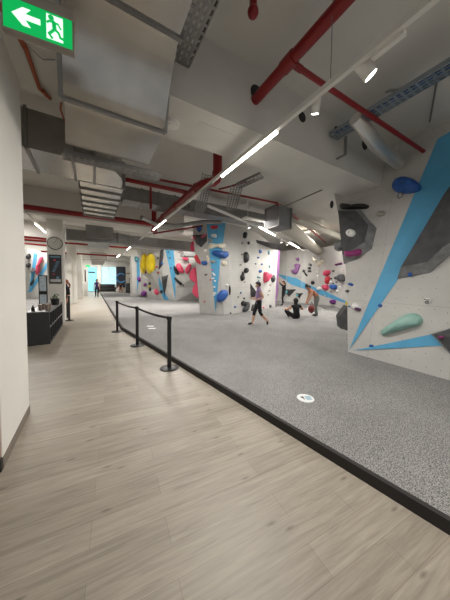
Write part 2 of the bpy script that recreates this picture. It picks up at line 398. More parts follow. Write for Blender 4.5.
# --- foreground slab
bh = hold('R', [(393, 187), (396, 181.5), (403, 178.6), (411, 179), (418, 182.3), (421.5, 187.5), (419, 191.5), (409, 193.8), (400, 193.3), (394.5, 191)], .2, 'blue', 'big blue half dome hold high on the foreground slab with a ring below')
ch, cn = cast(WALLS['R'], 401, 196.3)
bm = BM(); r = [ch + cn * .05 + V((0, math.cos(a) * .045, math.sin(a) * .055)) for a in [2 * math.pi * k / 16 for k in range(17)]]; tube(bm, r, .011, 8); link('ring', bm, M_GALV, bh)['label'] = 'steel ring under the hold'
hold('R', E(381, 214, 4.8, 2.6, -8), .06, 'grey', 'grey oval hold under the metal duct, high on the foreground slab')
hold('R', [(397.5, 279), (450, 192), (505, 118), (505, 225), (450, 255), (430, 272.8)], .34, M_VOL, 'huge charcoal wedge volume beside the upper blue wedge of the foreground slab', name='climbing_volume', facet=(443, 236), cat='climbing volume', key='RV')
hold('RV', E(410, 274, 2.2, 1.6, 10), .05, 'blue', 'small blue hold on the lower tip of the huge charcoal volume')
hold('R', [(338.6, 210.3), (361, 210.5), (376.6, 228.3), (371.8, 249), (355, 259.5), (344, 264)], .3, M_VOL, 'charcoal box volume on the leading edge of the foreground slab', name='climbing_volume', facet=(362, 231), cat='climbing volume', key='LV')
hold('LV', E(351, 233, 4.6, 3.9), .07, 'white', 'round white hold in the middle of the charcoal box volume')
hold('LV', [(344.3, 251.2), (352, 250.8), (360.5, 249), (361.3, 253.5), (353, 255.3), (345, 255.2)], .1, 'magenta', 'magenta bar hold low on the charcoal box volume')
hold('R', [(340, 206.2), (342, 203.8), (352, 205.3), (366, 204.7), (369.3, 206.5), (366, 209), (352, 209.6), (342, 209)], .12, 'black', 'long black sausage hold above the charcoal box volume')
hold('R', [(381.5, 333.3), (382.5, 330.6), (395, 322), (407, 314.8), (415, 313.2), (421.5, 316.5), (423, 321), (419.5, 325.6), (410, 328), (395, 332.3), (384, 335.6)], .16, 'mint', 'mint green cone shaped hold low on the foreground slab', bolt=False)
rg = hold('R', E(428.3, 301, 3.4, 2.8), .05, 'white', 'white hold with a dark ring right of the mint cone', bolt=False)
ch, cn = cast(WALLS['R'], 428, 302.8)
bm = BM(); r = [ch + cn * .06 + V((0, math.cos(a) * .022, math.sin(a) * .022)) for a in [2 * math.pi * k / 16 for k in range(17)]]; tube(bm, r, .006, 8)
a0, b0 = cast(WALLS['R'], 425.3, 300)[0], cast(WALLS['R'], 431, 300.5)[0]; tube(bm, [a0 + cn * .055, b0 + cn * .055], .007, 8); link('ring', bm, M_BLACK, rg)
wp = hold('R', E(357.2, 307, 4.4, 4, 20), .12, 'white', 'white hold with a purple underside near the foot of the blue wedge', bolt=False)
hold('R', E(358.5, 309.3, 2.8, 1.8, 5), .13, 'plum', 'purple hold tucked under the white one near the blue wedge', bolt=False)
hold('R', E(380.3, 305.6, 2.2, 1.7), .04, 'blue', 'small blue hold beside the upper blue wedge')
hold('R', E(371.4, 345.8, 2.2, 1.4), .04, 'blue', 'small blue hold in the low blue wedge')
hold('R', E(350.8, 284.5, 2.8, 1.5, 15), .04, 'blue', 'small chalky blue hold near the leading edge')
hold('R', E(347.9, 291.2, 1.3, 1.7), .05, 'charcoal', 'dark hold on the leading edge below the chalky blue one')
hold('R', E(349.5, 306.5, 1, .8), .03, 'blue', 'tiny blue hold left of the white and purple pair')
hold('R', [(430.5, 333.8), (470, 322), (480, 366), (450, 354)], .12, M_VOL, 'dark triangular volume at the end of the low blue wedge', name='climbing_volume', facet=(452, 338), cat='climbing volume', key='SV')
hold('SV', E(441.3, 337.3, 2.7, 1.5), .05, 'magenta', 'small magenta hold on the low dark triangular volume')
# pieces fixed to the end face of the slab
p = L3[-1]; q = atY(331.8, 204.5, p.y + .12); bm = ball(BM(), q, (.05, .05, .11)); link('climbing_hold', bm, HOLDC['black'], label='black hold sticking out of the slab edge under the beam', cat='climbing hold')
q = atY(339.5, 247, L3[2].y + .35); bm = BM(); tube(bm, [q + V((-.14, 0, -.05)), q + V((-.06, 0, 0)), q + V((.12, 0, .06)), q + V((.3, -.1, .1))], [.05, .13, .14, .12], 14)
link('climbing_hold', bm, M_VOLL, label='fat chalky grey roll hold behind the slab edge', cat='climbing hold')
A = [atY(339, 317, 3.5), atY(347.5, 306, 3.15), atY(349, 331, 3.15), atY(340.3, 328.5, 3.5)]
bm = BM(); prism(bm, A, (.25, .25, 0)); link('climbing_volume', bm, M_VOL, smooth=False, label='dark prism volume low behind the slab edge', cat='climbing volume')
q = atY(346.6, 303.5, 3.3); bm = BM(); box(bm, q - V((.015, .015, .05)), q + V((.02, .02, .05)), bev=.006); link('climbing_hold', bm, HOLDC['yellow'], label='thin yellow hold on the slab edge above the dark prism', cat='climbing hold')
# --- island
I = 'I'
hold(I, [(196.3, 227), (198.3, 226.3), (199.3, 227), (200.5, 226.2), (202.2, 227.4), (201, 230.5), (199.2, 232.3), (197.2, 230.2)], .15, 'blue', 'blue heart shaped hold near the top left of the island')
hold(I, [(192.5, 235.3), (207, 234), (207, 241), (201.3, 247.3), (196.5, 244)], .4, M_VOL, 'charcoal volume high on the left face of the island', name='climbing_volume', facet=(200.5, 239), cat='climbing volume', key='IV')
hold('IV', E(203.3, 236, 3, 1.1, -28), .1, 'pink', 'long pink hold on top of the charcoal island volume')
hold('IV', E(194.6, 237.6, 1.5, 1.6), .1, 'pink', 'round pink hold at the edge of the charcoal island volume')
hold(I, E(205.3, 250.6, 1.8, 1.4), .07, 'white', 'white hold just under the charcoal island volume')
hold(I, [(194.8, 255.2), (197, 255), (199.3, 259), (201, 262.3), (199.6, 264), (197.2, 262.3), (195, 258.5)], .14, 'red', 'slanting red hold on the left face of the island')
hold(I, E(204.5, 263, 3, 2.3, 10), .13, 'blue', 'blue hold beside the slanting red one')
hold(I, E(207.6, 258, 1.3, 2.9, -15), .08, 'cream', 'cream curved hold above the small blue one')
hold(I, E(204.6, 301.3, .8, .7), .04, 'red', 'tiny red hold low on the left face of the island')
hold(I, E(206, 274.6, 1.6, .8, -15), .05, 'charcoal', 'dark small hold mid height on the left face')
hold(I, [(210, 226.7), (213, 225.6), (217.3, 225.7), (218, 227.5), (216.5, 229), (212, 229.2)], .12, 'red', 'red bar hold at the top of the island blue wedge')
hold(I, [(211, 234.3), (216, 234), (216.3, 237.6), (212, 237)], .1, 'white', 'white square hold under the red bar')
hold(I, E(210.4, 240.4, 2.2, 1.9), .1, 'grey', 'grey round hold left of the white square one')
hold(I, [(209.2, 243.3), (216, 243.8), (224.6, 243.3), (225.3, 246), (223.3, 249.2), (216, 247.6), (209.4, 249)], .14, 'cream', 'wide cream bar hold across the island blue wedge')
hold(I, [(211.6, 252.5), (214, 250.3), (220, 250.8), (227.3, 252.2), (227.8, 255.5), (224.5, 258.6), (219, 257.3), (213, 255.2)], .26, 'blue', 'large blue jug on the island under the cream bar')
hold(I, E(224, 263.2, 2.7, 2.4, -30), .1, 'cream', 'square cream hold below the large blue jug')
hold(I, E(213.1, 261.7, 2.1, 1.6), .1, 'grey', 'grey oval hold below the large blue jug')
for x, y, rx, ry in ((214, 275, 1.4, 1.4), (213, 278.4, 1.6, 1), (215, 281, 1.2, 1), (214.2, 287, 1.3, .9), (214.6, 293, 1.8, 1.0), (214, 295, 1.4, .8), (212.8, 273.2, .9, .8)):
    hold(I, E(x, y, rx, ry), .05, 'white', 'small white hold in the string down the island blue wedge', group='white foothold string on the blue wedge')
hold(I, E(212.5, 270, .8, .7), .04, 'red', 'tiny red hold above the white string'); hold(I, E(210.6, 280, .8, .7), .04, 'red', 'tiny red hold beside the white string')
hold(I, [(216.3, 298.5), (217.3, 294.6), (221, 290.4), (226, 290), (228, 292.2), (227.3, 296.3), (223.5, 300.8), (218.3, 302)], .26, 'blue', 'large blue egg shaped hold low on the island')
hold(I, E(229.6, 290.3, .75, 5), .07, 'black', 'thin black vertical hold beside the blue egg')
hold(I, E(227, 285.2, 1.3, 1), .05, 'white', 'small white hold above the thin black one')
hold(I, E(230.4, 313, .7, .8), .05, 'black', 'small black hold at the foot of the island'); hold(I, E(235, 307, 1, .9), .05, 'blue', 'small blue hold low on the island front')
hold(I, [(243, 236.2), (243.6, 232.5), (246, 232.3), (246.6, 235), (245.3, 238.3), (243.6, 238)], .12, 'black', 'black hold topmost in the black column of the island')
hold(I, E(248.6, 243, 1.3, 1.6), .08, 'black', 'small black hold second from the top of the black column')
hold(I, E(242.4, 243, 1.2, 1.5), .06, 'grey', 'grey hold left of the small black one'); hold(I, E(242.2, 254.3, 1, 1.2), .05, 'grey', 'grey hold left of the tall black one')
hold(I, [(243.4, 257), (244, 252.8), (246.3, 251.9), (248, 255), (247.8, 260), (246.3, 262.6), (244, 262)], .16, 'black', 'tall black hold with a hollow, island front')
hold(I, E(240.9, 264.6, 1.2, .9), .05, 'grey', 'pale grey hold below the tall black one')
hold(I, E(245.8, 270.5, 2, 2.8, 10), .14, 'black', 'rounded black hold mid height in the black column')
hold(I, [(240.3, 276), (241.7, 274), (242.3, 271.5), (243.4, 275), (243.8, 279.6), (241.6, 281), (240.5, 279.4)], .12, 'black', 'ragged black hold left of the rounded one')
hold(I, E(244.8, 282, .9, .8), .04, 'grey', 'tiny grey hold below the ragged black one')
hold(I, [(250.3, 283.5), (252.2, 287), (254.6, 297.5), (251.4, 298.6), (250.4, 293)], .3, M_VOL, 'tall charcoal fin volume beside the walking woman', name='climbing_volume', facet=(251.8, 293), cat='climbing volume')
hold(I, E(243.2, 303.4, 2.3, 2.7, 20), .14, 'black', 'black hold at the foot of the island, next to a longer grey one')
hold(I, [(244.6, 306), (246, 302.3), (248.3, 302), (248.6, 306), (246.3, 311), (243, 312), (242.4, 309.3)], .18, 'charcoal', 'long charcoal hold at the foot of the island')
hold(I, [(251.2, 308), (252.2, 304.6), (254.3, 304.4), (254.6, 307.6), (253.3, 310.8), (251.2, 310.6)], .14, 'charcoal', 'charcoal hold behind the walking woman hand')
for x, y, rx, ry, t in ((260.3, 251.3, 1.4, 2.1, 'blue hold right of the tall black one'), (258, 257.6, .9, 1, 'small blue hold near the island top'), (261.7, 264.2, .8, .8, 'tiny blue hold mid height'), (260.2, 271.2, 1.6, 1.6, 'blue hold above the walking woman head'), (240.6, 292.8, .8, .8, 'tiny blue hold left of the charcoal fin')):
    hold(I, E(x, y, rx, ry), .07, 'blue', t + ' on the island')
hold(I, [(263.4, 274), (264.6, 271.8), (268, 273), (270.2, 275.4), (267.2, 279.3), (264.3, 282.7), (263.3, 280)], .3, 'pink', 'pink cone hold behind the walking woman on the island')
for x, y, rx, ry in ((268.6, 252.5, .9, 2.5), (257.9, 277.2, 1.1, 1), (259.6, 277.6, .8, .9), (258.5, 280.6, .7, .7), (269.4, 266.5, .7, 1.5), (255.5, 263.8, .6, .8)):
    hold(I, E(x, y, rx, ry), .05, 'teal', 'small dull teal hold on the right part of the island', group='teal holds on the island')
hold(I, E(272.6, 278.5, 1.7, 4), .14, 'charcoal', 'dark grey hold right of the pink cone')
for x, y, rx, ry in ((270.2, 284.8, .9, 1.2), (269.6, 290.5, 1, .8), (268.2, 294.5, .8, .7), (257.5, 287.5, .8, .8)):
    hold(I, E(x, y, rx, ry), .05, 'grey', 'small light grey hold low on the island right of the woman', group='grey holds on the island')
hold(I, E(263.4, 307.4, .9, .9), .05, 'pink', 'tiny pink hold behind the walking woman legs'); hold(I, E(270.2, 306.5, 1, 2), .07, 'charcoal', 'dark hold at the right foot of the island')
hold(I, E(238, 297, .6, .6), .04, 'black', 'tiny black hold left of the black foot cluster'); hold(I, E(244, 298.3, .8, 1), .05, 'black', 'small black hold above the black foot cluster')
hold(I, [(256, 240), (274, 243.6), (281, 250), (273, 249), (257, 243)], .5, M_VOL, 'long dark roof volume along the top right of the island', name='climbing_volume', facet=(268, 245), cat='climbing volume')
# lilac strip panel on the far end of the island
q0, q1 = atZ(277.5, 306, MZ), atZ(277.5, 250, 3.7)
bm = BM(); a = ib[-1]; t = it[-1]; off = V((.22, .12, 0)); 
pts = [t + off * .1, t + off * 1.6, (t * .62 + a * .38) + off * 2.0, (t * .45 + a * .55) + off * .9, (t * .3 + a * .7) + off * 2.2, (t * .08 + a * .92) + off * .8, a + off * .1]
prism(bm, pts, (.1, .3, 0)); link('climbing_volume', bm, HOLDC['lilac'], smooth=False, label='lilac jagged volume down the right edge of the island', cat='climbing volume')
# pink volumes along the left edge of the island
for (pts, lab) in (([(190.2, 249), (192, 241), (194.6, 242.5), (194.8, 251)], 'topmost pink volume on the left edge of the island'), ([(189.7, 278.5), (190.3, 272), (194.6, 267), (197.4, 271), (197.6, 283.5), (193.5, 282)], 'middle pink volume on the left edge of the island'), ([(192.2, 292), (194.4, 285), (198, 283), (199, 297.5), (195.5, 296.6)], 'lowest pink volume on the left edge of the island')):
    W = [atY(x, y, 9.86) for x, y in catmull(pts, 3)]
    bm = BM(); c = sum(W, V()) / len(W); prism(bm, W, (.1, .28, 0)); bmesh.ops.bevel(bm, geom=bm.edges[:], offset=.03, segments=2, affect='EDGES')
    link('climbing_volume', bm, HOLDC['pink'], label=lab, cat='climbing volume')
# --- wall behind the island
B = 'B'
hold(B, E(151.3, 263.8, 4.2, 10.6, -3, 24), .35, 'yellow', 'larger nearer yellow oval disc volume', name='climbing_volume', cat='climbing volume', bolt=False, bumpy=0)
hold(B, E(144.6, 263.5, 2.6, 10, 3, 24), .35, 'yellow', 'narrower yellow oval disc volume behind the larger one', name='climbing_volume', cat='climbing volume', bolt=False, bumpy=0)
hold(B, [(164, 243.4), (160.2, 252), (158.6, 270), (162, 266), (163.6, 255)], .4, M_VOL, 'tall dark sliver volume left of the blue strip', name='climbing_volume', facet=(161.6, 256), cat='climbing volume', key='BV')
hold(B, [(161.6, 276.3), (168.3, 274.8), (164.6, 297)], .4, M_VOL, 'dark pointed triangle volume above the blue floor tip', name='climbing_volume', facet=(165, 280), cat='climbing volume')
hold(B, E(145.3, 284.6, 1.5, 2), .12, 'purple', 'small purple hold under the yellow discs'); hold(B, E(144.3, 293.4, 2.8, 2.7, 30), .2, 'purple', 'large purple hold low under the yellow discs')
hold(B, E(146.2, 272, 1.2, 1.8), .1, 'plum', 'plum hold between the yellow disc tips'); hold(B, E(152, 274.6, 1.6, 1.5, 30), .12, 'charcoal', 'dark hold under the larger yellow disc')
hold(B, E(150, 283.4, 1.2, 1.9), .1, 'black', 'upper black hold of a pair with a yellow one between'); hold(B, E(150.3, 289, 1.1, 2.2), .1, 'black', 'lower black hold of a pair with a yellow one between'); hold(B, E(149.8, 286, 1, .9), .1, 'yellow', 'small yellow hold between two black ones')
hold(B, E(157.1, 291.6, 2, 3.3, -15), .2, 'pink', 'pink oval hold near the dark pointed triangle'); hold(B, E(161.9, 291.8, 1.1, 1.8), .12, 'black', 'black hold right of the pink oval')
for x, y in ((157, 267), (160.3, 262.6), (158.3, 272.3)): hold(B, E(x, y, .9, .9), .08, 'red', 'tiny red hold between the yellow discs and the blue strip', group='tiny red holds by the blue strip')
hold('BV', E(161.7, 263.5, .9, 1.4), .1, 'blue', 'small blue hold on the dark sliver volume')
hold(B, [(173.5, 266.4), (175, 265.8), (177.3, 270), (179.3, 273.3), (178, 275), (175.3, 273), (173.7, 269.5)], .16, 'black', 'upper black bar hold right of the blue strip')
hold(B, [(174.3, 278.6), (175.5, 277.4), (179, 280.6), (182.3, 283.4), (181.4, 285.3), (178.5, 283.6)], .16, 'black', 'lower black bar hold right of the blue strip'); hold(B, E(183.3, 285.2, .7, .7), .06, 'black', 'tiny black hold beside the lower black bar')
hold(B, [(176.3, 264.4), (179.2, 263.2), (181.9, 266), (184, 270.5), (183.3, 273), (179.4, 272.3), (176.8, 269)], .3, 'pink', 'pink bean hold right of the black bars')
hold(B, [(185.3, 272.2), (185.5, 268.5), (189.5, 263.7), (191.4, 265.5), (190.6, 270), (188, 273.6)], .3, 'pink', 'second pink bean hold nearest the island')
hold(B, [(182.6, 254.5), (184.4, 252.6), (187.6, 256), (188.6, 259), (186.3, 260.8), (183, 258.6)], .3, 'pink', 'pink hold above the pair of pink beans')
hold(B, [(173.6, 244.6), (181.6, 245), (185, 247), (182, 249.5), (175, 248.4)], .3, 'pink', 'long pink hold at the top of the wall behind the island')
for x, y in ((170, 258), (171, 268), (168.6, 252), (181.6, 251.6), (180.6, 254.6), (158, 258), (188.5, 262)): hold(B, E(x, y, .8, .8), .06, 'charcoal', 'tiny dark hold on the wall behind the island', group='tiny dark holds behind the island')
hold('N', E(138.8, 279.3, 1.6, 2.6, -20), .2, 'purple', 'purple hold on the narrow far panel')
hold('N', E(136, 259, 1.5, 3, 0), .2, 'teal', 'teal oval hold high on the narrow far panel')
# --- curved wall
Fk = 'F'
def tri_vol(pts, c, lab): return hold(Fk, pts, .3, M_VOL, lab, name='climbing_volume', facet=c, cat='climbing volume')
tri_vol([(283.7, 289.2), (296.3, 289.2), (289, 297)], (289.5, 291.5), 'larger dark triangle volume with a cyan ball')
tri_vol([(296, 293.2), (303.3, 293), (299.3, 298.8)], (299.5, 295), 'smaller dark triangle volume with a cyan ball')
for x, y, r, t in ((288.4, 292.3, 2.1, 'larger'), (299.3, 295.7, 1.5, 'smaller')):
    h, n = cast(WALLS[Fk], x, y); bm = ball(BM(), h + n * .3, .0255 * r * 2.2, sub=3); link('climbing_hold', bm, HOLDC['cyan'], label='cyan ball hold on the ' + t + ' dark triangle', cat='climbing hold')
hold(Fk, [(291.5, 270.5), (295, 270), (297, 265.2), (299.8, 265), (299.5, 269), (296.8, 274), (293, 273.6)], .2, 'lilac', 'lower half of the lilac double hold on the curved wall')
hold(Fk, [(294.6, 265), (297, 263.6), (300.3, 264.6), (299.5, 268.6), (296.5, 269)], .2, 'lilac', 'upper half of the lilac double hold on the curved wall')
hold(Fk, [(295.6, 258.6), (299.2, 257.7), (299, 261), (297.5, 261.3)], .15, 'lilac', 'lilac triangular hold high on the curved wall')
for i, (x, y) in enumerate(((310.3, 264.8), (309.4, 268.2), (309.6, 271.2))): hold(Fk, E(x, y, 1.9, 1.2, (20, -10, 0)[i]), .12, 'black', ('top', 'middle', 'bottom')[i] + ' black hold of the stack of three on the curved wall')
hold(Fk, [(302.6, 269.4), (304, 270), (306.4, 273.6), (307.7, 275.3), (306.2, 276.2), (303.9, 272.8)], .1, 'black', 'slanting black bar hold left of the stack of three')
hold(Fk, E(303.7, 271, 1.8, .6, -30), .1, 'black', 'black crosspiece hold on the slanting black bar')
hold(Fk, [(311.8, 257), (313.3, 257.4), (315, 259.8), (316.8, 259), (316, 262.2), (313, 262.2)], .2, 'cream', 'cream crescent hold at the top of the curved wall')
hold(Fk, E(320.8, 263.5, 1.4, 4.2, 38), .2, 'cream', 'long cream leaf hold on the curved wall')
hold(Fk, E(312.7, 282.6, 2, 1.9), .15, 'black', 'round black hold over the blue band'); hold(Fk, E(309, 287, 1.9, 2), .15, 'charcoal', 'round charcoal hold in the blue band, behind the bending woman head')
for x, y, rx, ry in ((316.9, 272.5, .8, .8), (317.4, 276.5, 1.2, 2), (319.3, 288.6, 2.4, 1.9), (331, 282, 1, 1), (340.6, 286.9, .9, 1), (337.5, 291.5, .9, 1.5), (325.5, 295.5, .6, .6)):
    hold(Fk, E(x, y, rx, ry), .1, 'white', 'small white hold beside the pink holds of the curved wall', group='white holds on the curved wall')
hold(Fk, [(325.2, 273), (327.4, 270.4), (330.4, 270.8), (330.3, 274), (327.6, 276), (325.5, 276)], .3, 'pink', 'topmost pink hold on the curved wall')
hold(Fk, [(326.2, 282.2), (327.6, 277.8), (329.7, 276.4), (330, 280.4), (328, 284.3)], .25, 'red', 'middle red hold on the curved wall')
hold(Fk, [(324.2, 287), (325.5, 284.8), (328.3, 285.3), (328.6, 289.2), (325.8, 290.5)], .3, 'pink', 'lowest pink hold on the curved wall')
hold(Fk, [(332, 285), (334.4, 284.4), (337, 285.4), (336.9, 288.7), (334.5, 289.6), (332, 288.4)], .28, 'blue', 'blue hold right of the lowest pink one')
hold(Fk, E(334, 302, 2.1, 2.4), .28, 'purple', 'purple ball hold under the blue band'); hold(Fk, [(339.6, 278), (341, 274.6), (344.4, 275), (345, 281), (340.6, 281.4)], .3, 'charcoal', 'big charcoal hold next to the foreground slab edge')
for x, y, rx, ry in ((333.6, 271, 1, .9), (336, 278, 1.5, 1.5), (331.5, 278.6, .8, .9), (337, 282, .8, .7), (333.4, 283.3, .7, .7), (347, 291, 1, 1.2), (331.6, 292, .5, .5)):
    hold(Fk, E(x, y, rx, ry), .1, 'charcoal', 'small dark hold right of the pink holds of the curved wall', group='small dark holds on the curved wall')
for x, y in ((336.7, 264.6), (339.3, 264), (341.3, 263.6)): hold(Fk, E(x, y, 1.2, 1.1), .12, 'plum', 'small plum hold in the high row of three on the curved wall', group='row of plum holds')
for x, y in ((306, 279), (292, 280.3), (288.4, 267), (325, 280.6), (343.5, 270), (320, 270), (303, 262), (300, 277)): hold(Fk, E(x, y, .5, .5), .05, 'grey', 'tiny grey foothold on the curved wall', group='tiny grey footholds on the curved wall')
# --- distant left wall
hold('L', E(29.3, 256.3, 1.9, 2.8), .3, 'black', 'upper black hold on the distant left wall'); hold('L', E(29.2, 265, 1.8, 2.2), .3, 'black', 'lower black hold on the distant left wall')
hold('L', [(40.6, 257), (43, 257), (42.6, 262), (39.6, 264), (40.5, 268), (38.8, 274.3), (37.2, 274), (37.2, 266), (40, 262)], .3, 'pink', 'long pink snaking hold on the distant left wall')
hold('L', [(31, 272.5), (33, 267.3), (37, 270.6)], .4, M_VOL, 'dark triangle volume on the distant left wall', name='climbing_volume', facet=(33.6, 270.4), cat='climbing volume')
hold('L', [(31.3, 286), (34.3, 277.5), (34, 283)], .4, M_VOL, 'dark sliver volume low on the distant left wall', name='climbing_volume', facet=(33.3, 282.5), cat='climbing volume')

# ------------------------------------------------------------------ ducts
def duct(name, secs, label, flanges=(), m=M_GALV, cat='air duct'):
    """secs: list of 4-corner rings (world) joined into one shell; flanges: ring indexes."""
    root = BM()
    R = [[root.verts.new(V(p)) for p in s] for s in secs]
    for A, Bq in zip(R, R[1:]):
        for i in range(4): root.faces.new((A[i], A[(i + 1) % 4], Bq[(i + 1) % 4], Bq[i]))
    root.faces.new(R[0]); root.faces.new(R[-1][::-1]); bmesh.ops.recalc_face_normals(root, faces=root.faces[:])
    o = link(name, root, m, smooth=True, label=label, cat=cat)
    for fi in flanges:
        s = [V(p) for p in secs[fi]]; c = sum(s, V()) / 4; fb = BM(); s2 = [c + (p - c) * 1.0 + (p - c).normalized() * .022 for p in s] 
        for i in range(4):
            quadbar(fb, s2[i], s2[(i + 1) % 4], .04, .03)
        link('flange', fb, M_GALVD, o, smooth=False)
    return o
def ringY(x0, x1, z0, z1, y, y2=None): y2 = y if y2 is None else y2; return [(x0, y, z0), (x1, y, z0), (x1, y2, z1), (x0, y2, z1)]
def ringX(y0, y1, z0, z1, x): return [(x, y0, z0), (x, y1, z0), (x, y1, z1), (x, y0, z1)]
duct('air_duct', [ringY(-.2, .80, 4.12, 4.7, .3, .3), ringY(-.2, .80, 4.12, 4.7, 2.36, 2.3), ringY(-.205, .80, 4.08, 4.7, 2.45, 2.36), ringY(-.21, .80, 3.98, 4.6, 2.55, 2.42), ringY(-.22, .79, 3.85, 4.4, 2.64, 2.5), ringY(-.225, .78, 3.70, 4.1, 2.71, 2.58), ringY(-.23, .775, 3.55, 3.9, 2.78, 2.66), ringY(-.23, .77, 3.44, 3.8, 2.85, 2.76), ringY(-.23, .76, 3.40, 3.8, 2.95, 2.9), ringY(-.29, .76, 3.40, 3.8, 3.70, 3.70)],
     'large shiny galvanised duct dropping under the nearest beam beside the exit sign', (1, 7))
duct('air_duct', [ringX(4.3, 5.15, 3.5, 4.05, -9), ringX(4.3, 5.15, 3.5, 4.05, -.8), ringX(4.3, 5.15, 3.5, 4.05, -.25), ringX(4.3, 5.15, 3.5, 4.05, .05), ringX(4.34, 5.15, 3.5, 4.05, .22), ringX(4.46, 5.15, 3.5, 4.05, .38), ringX(4.65, 5.15, 3.5, 4.05, .48), ringX(4.9, 5.15, 3.5, 4.05, .52)],
     'steel duct crossing the corridor behind the perforated tray', (1, 2, 3))
rs = [ringY(-.20, .58, 3.55, 4.05, 5.25 + .45 * k) for k in range(7)]
duct('air_duct', rs, 'long corridor duct with many cross ribs above the second red pipe', tuple(range(7)))
duct('air_duct', [ringY(-.2, .75, 3.4, 3.85, 10.9), ringY(-.2, .75, 3.4, 3.85, 14.5)], 'plain grey duct over the corridor behind the clock column', (0,), M_GALVD)
duct('air_duct', [ringX(11.3, 12.0, 3.25, 3.7, -.9), ringX(11.3, 12, 3.25, 3.7, .2), ringX(11.3, 12, 3.3, 3.75, 1.0), ringX(11.6, 12.3, 3.3, 3.75, 1.5), ringX(11.6, 12.3, 3.3, 3.75, 6.5)], 'dull duct crossing behind the clock column toward the island', (0, 1, 2, 3), M_GALVD)
duct('air_duct', [ringY(-.1, .9, 3.2, 3.7, 20), ringY(-.1, .9, 3.2, 3.7, 27)], 'farthest boxy duct above the walking person', (0,), MATS['painted_concrete'])
# round lagged duct over the climbing hall
a_, c_ = atZ(281, 223, 3.9), atZ(313, 247, 3.9); bm = BM(); tube(bm, [a_, c_, c_ + (c_ - a_).normalized() * 2], .3, 24); link('round_duct', bm, M_GREYL, label='fat pale round duct running toward the curved wall', cat='air duct')
a_, c_ = atZ(288, 216, 4.35), atZ(345, 239, 4.35); bm = BM(); tube(bm, [a_, c_, c_ + (c_ - a_) * .5], .17, 18); link('round_duct', bm, M_GREYL, label='thinner pale round duct close under the ceiling at the back', cat='air duct')
q_ = atZ(283, 222, 3.85); duct('fan_unit', [ringX(q_.y - .35, q_.y + .35, 3.6, 4.3, q_.x - .55), ringX(q_.y - .35, q_.y + .35, 3.55, 4.25, q_.x + .05)], 'square steel fan box at the end of the fat round duct', (0, 1), mat('painted_grey_box', srgb(118, 119, 122), .6), cat='fan')
bm = BM(); tube(bm, [(3.75, 2.25, 4.32), (4.1, 2.25, 4.22), (4.5, 2.3, 4.16), (5.0, 2.35, 4.16), (5.66, 2.4, 4.16)], [.1, .11, .11, .11, .11], 18)
link('flexible_duct', bm, M_FOIL, label='crinkled foil wrapped pipe beside the foreground slab top', cat='pipe')
def strut(p, q, w=.03, m=M_GALVD): b = BM(); quadbar(b, p, q, w, w); return b
# hanging bracket near the foil pipe
bm = BM(); quadbar(bm, (4.06, 2.6, 4.32), (4.06, 2.6, 3.98), .05, .02); quadbar(bm, (4.06, 2.6, 3.99), (4.06, 2.77, 3.99), .05, .02); link('pipe_bracket', bm, M_GALVD, smooth=False, label='grey steel bracket under the tray beside the foil pipe', cat='bracket')
# perforated cable trays
def tray(name, p, q, w, label, h=.06, m=M_STEELB, step=.085):
    p, q = V(p), V(q); d = (q - p); L = d.length; d.normalize(); s = d.cross(V((0, 0, 1))).normalized(); b = BM()
    for k in (-1, 1): quadbar(b, p + s * w / 2 * k, q + s * w / 2 * k, .012, h)
    n = int(L / step)
    for k in range(n + 1):
        c = p + d * (k * L / n); quadbar(b, c - s * w / 2 - V((0, 0, h / 2)), c + s * w / 2 - V((0, 0, h / 2)), .03, .006)
    for k in (-.25, 0, .25): quadbar(b, p + s * w * k - V((0, 0, h / 2 + .002)), q + s * w * k - V((0, 0, h / 2 + .002)), .03, .006)
    return link(name, b, m, smooth=False, label=label, cat='cable tray')
tray('cable_tray', (3.92, -3, 4.36), (3.92, 2.75, 4.36), .24, 'perforated cable tray along the ceiling above the foreground slab')
bmc = BM(); tube(bmc, [(3.9, -3, 4.365), (3.94, 0, 4.365), (3.9, 2.7, 4.365)], .03, 8); link('cable', bmc, HOLDC['blue'], label='blue cable bundle lying in the ceiling tray above the slab', cat='cable')
tray('cable_tray', (.95, .5, 4.28), (.95, 2.75, 4.28), .22, 'dark perforated tray ending at the beam beside the big duct', m=M_GALVD)
tray('cable_tray', (-.33, 3.92, 3.36), (.98, 3.92, 3.36), .2, 'perforated tray slung across under the big duct', m=M_GALVD)
tray('cable_tray', atZ(208, 174, 4.3), atZ(199, 215, 3.7), .28, 'grey tray descending beside the red riser pipe', m=M_GALVD)
tray('cable_tray', atZ(237, 186, 4.15), atZ(231, 209, 3.8), .3, 'perforated tray piece hanging under the bright tube', m=M_GALVD)
tray('cable_tray', atZ(238, 186, 4.15), atZ(262, 175, 4.3), .25, 'bent tray piece leading toward the fan box', m=M_GALVD)
bm = BM(); tube(bm, [(1.4, 7.9, 3.7), (1.9, 8.2, 3.62), (2.6, 8.1, 3.62), (3.4, 7.3, 3.7), (4.0, 7.2, 3.75)], .07, 10); link('flexible_duct', bm, M_GALVD, label='curved grey duct snaking over toward the island top', cat='air duct')
duct('air_duct', [ringX(7.2, 7.8, 3.95, 4.35, .8 + .5 * k) for k in range(5)] + [ringX(7.2, 7.8, 3.95, 4.35, 7.5)], 'flat grey ribbed duct crossing above the island', (0, 1, 2, 3, 4), M_GALVD)
duct('fan_unit', [ringX(13.6, 14.4, 3.2, 3.8, 5.0), ringX(13.6, 14.4, 3.2, 3.8, 6.4)], 'grey ventilation box behind the pink holds', (0, 1), M_GALVD, cat='fan')

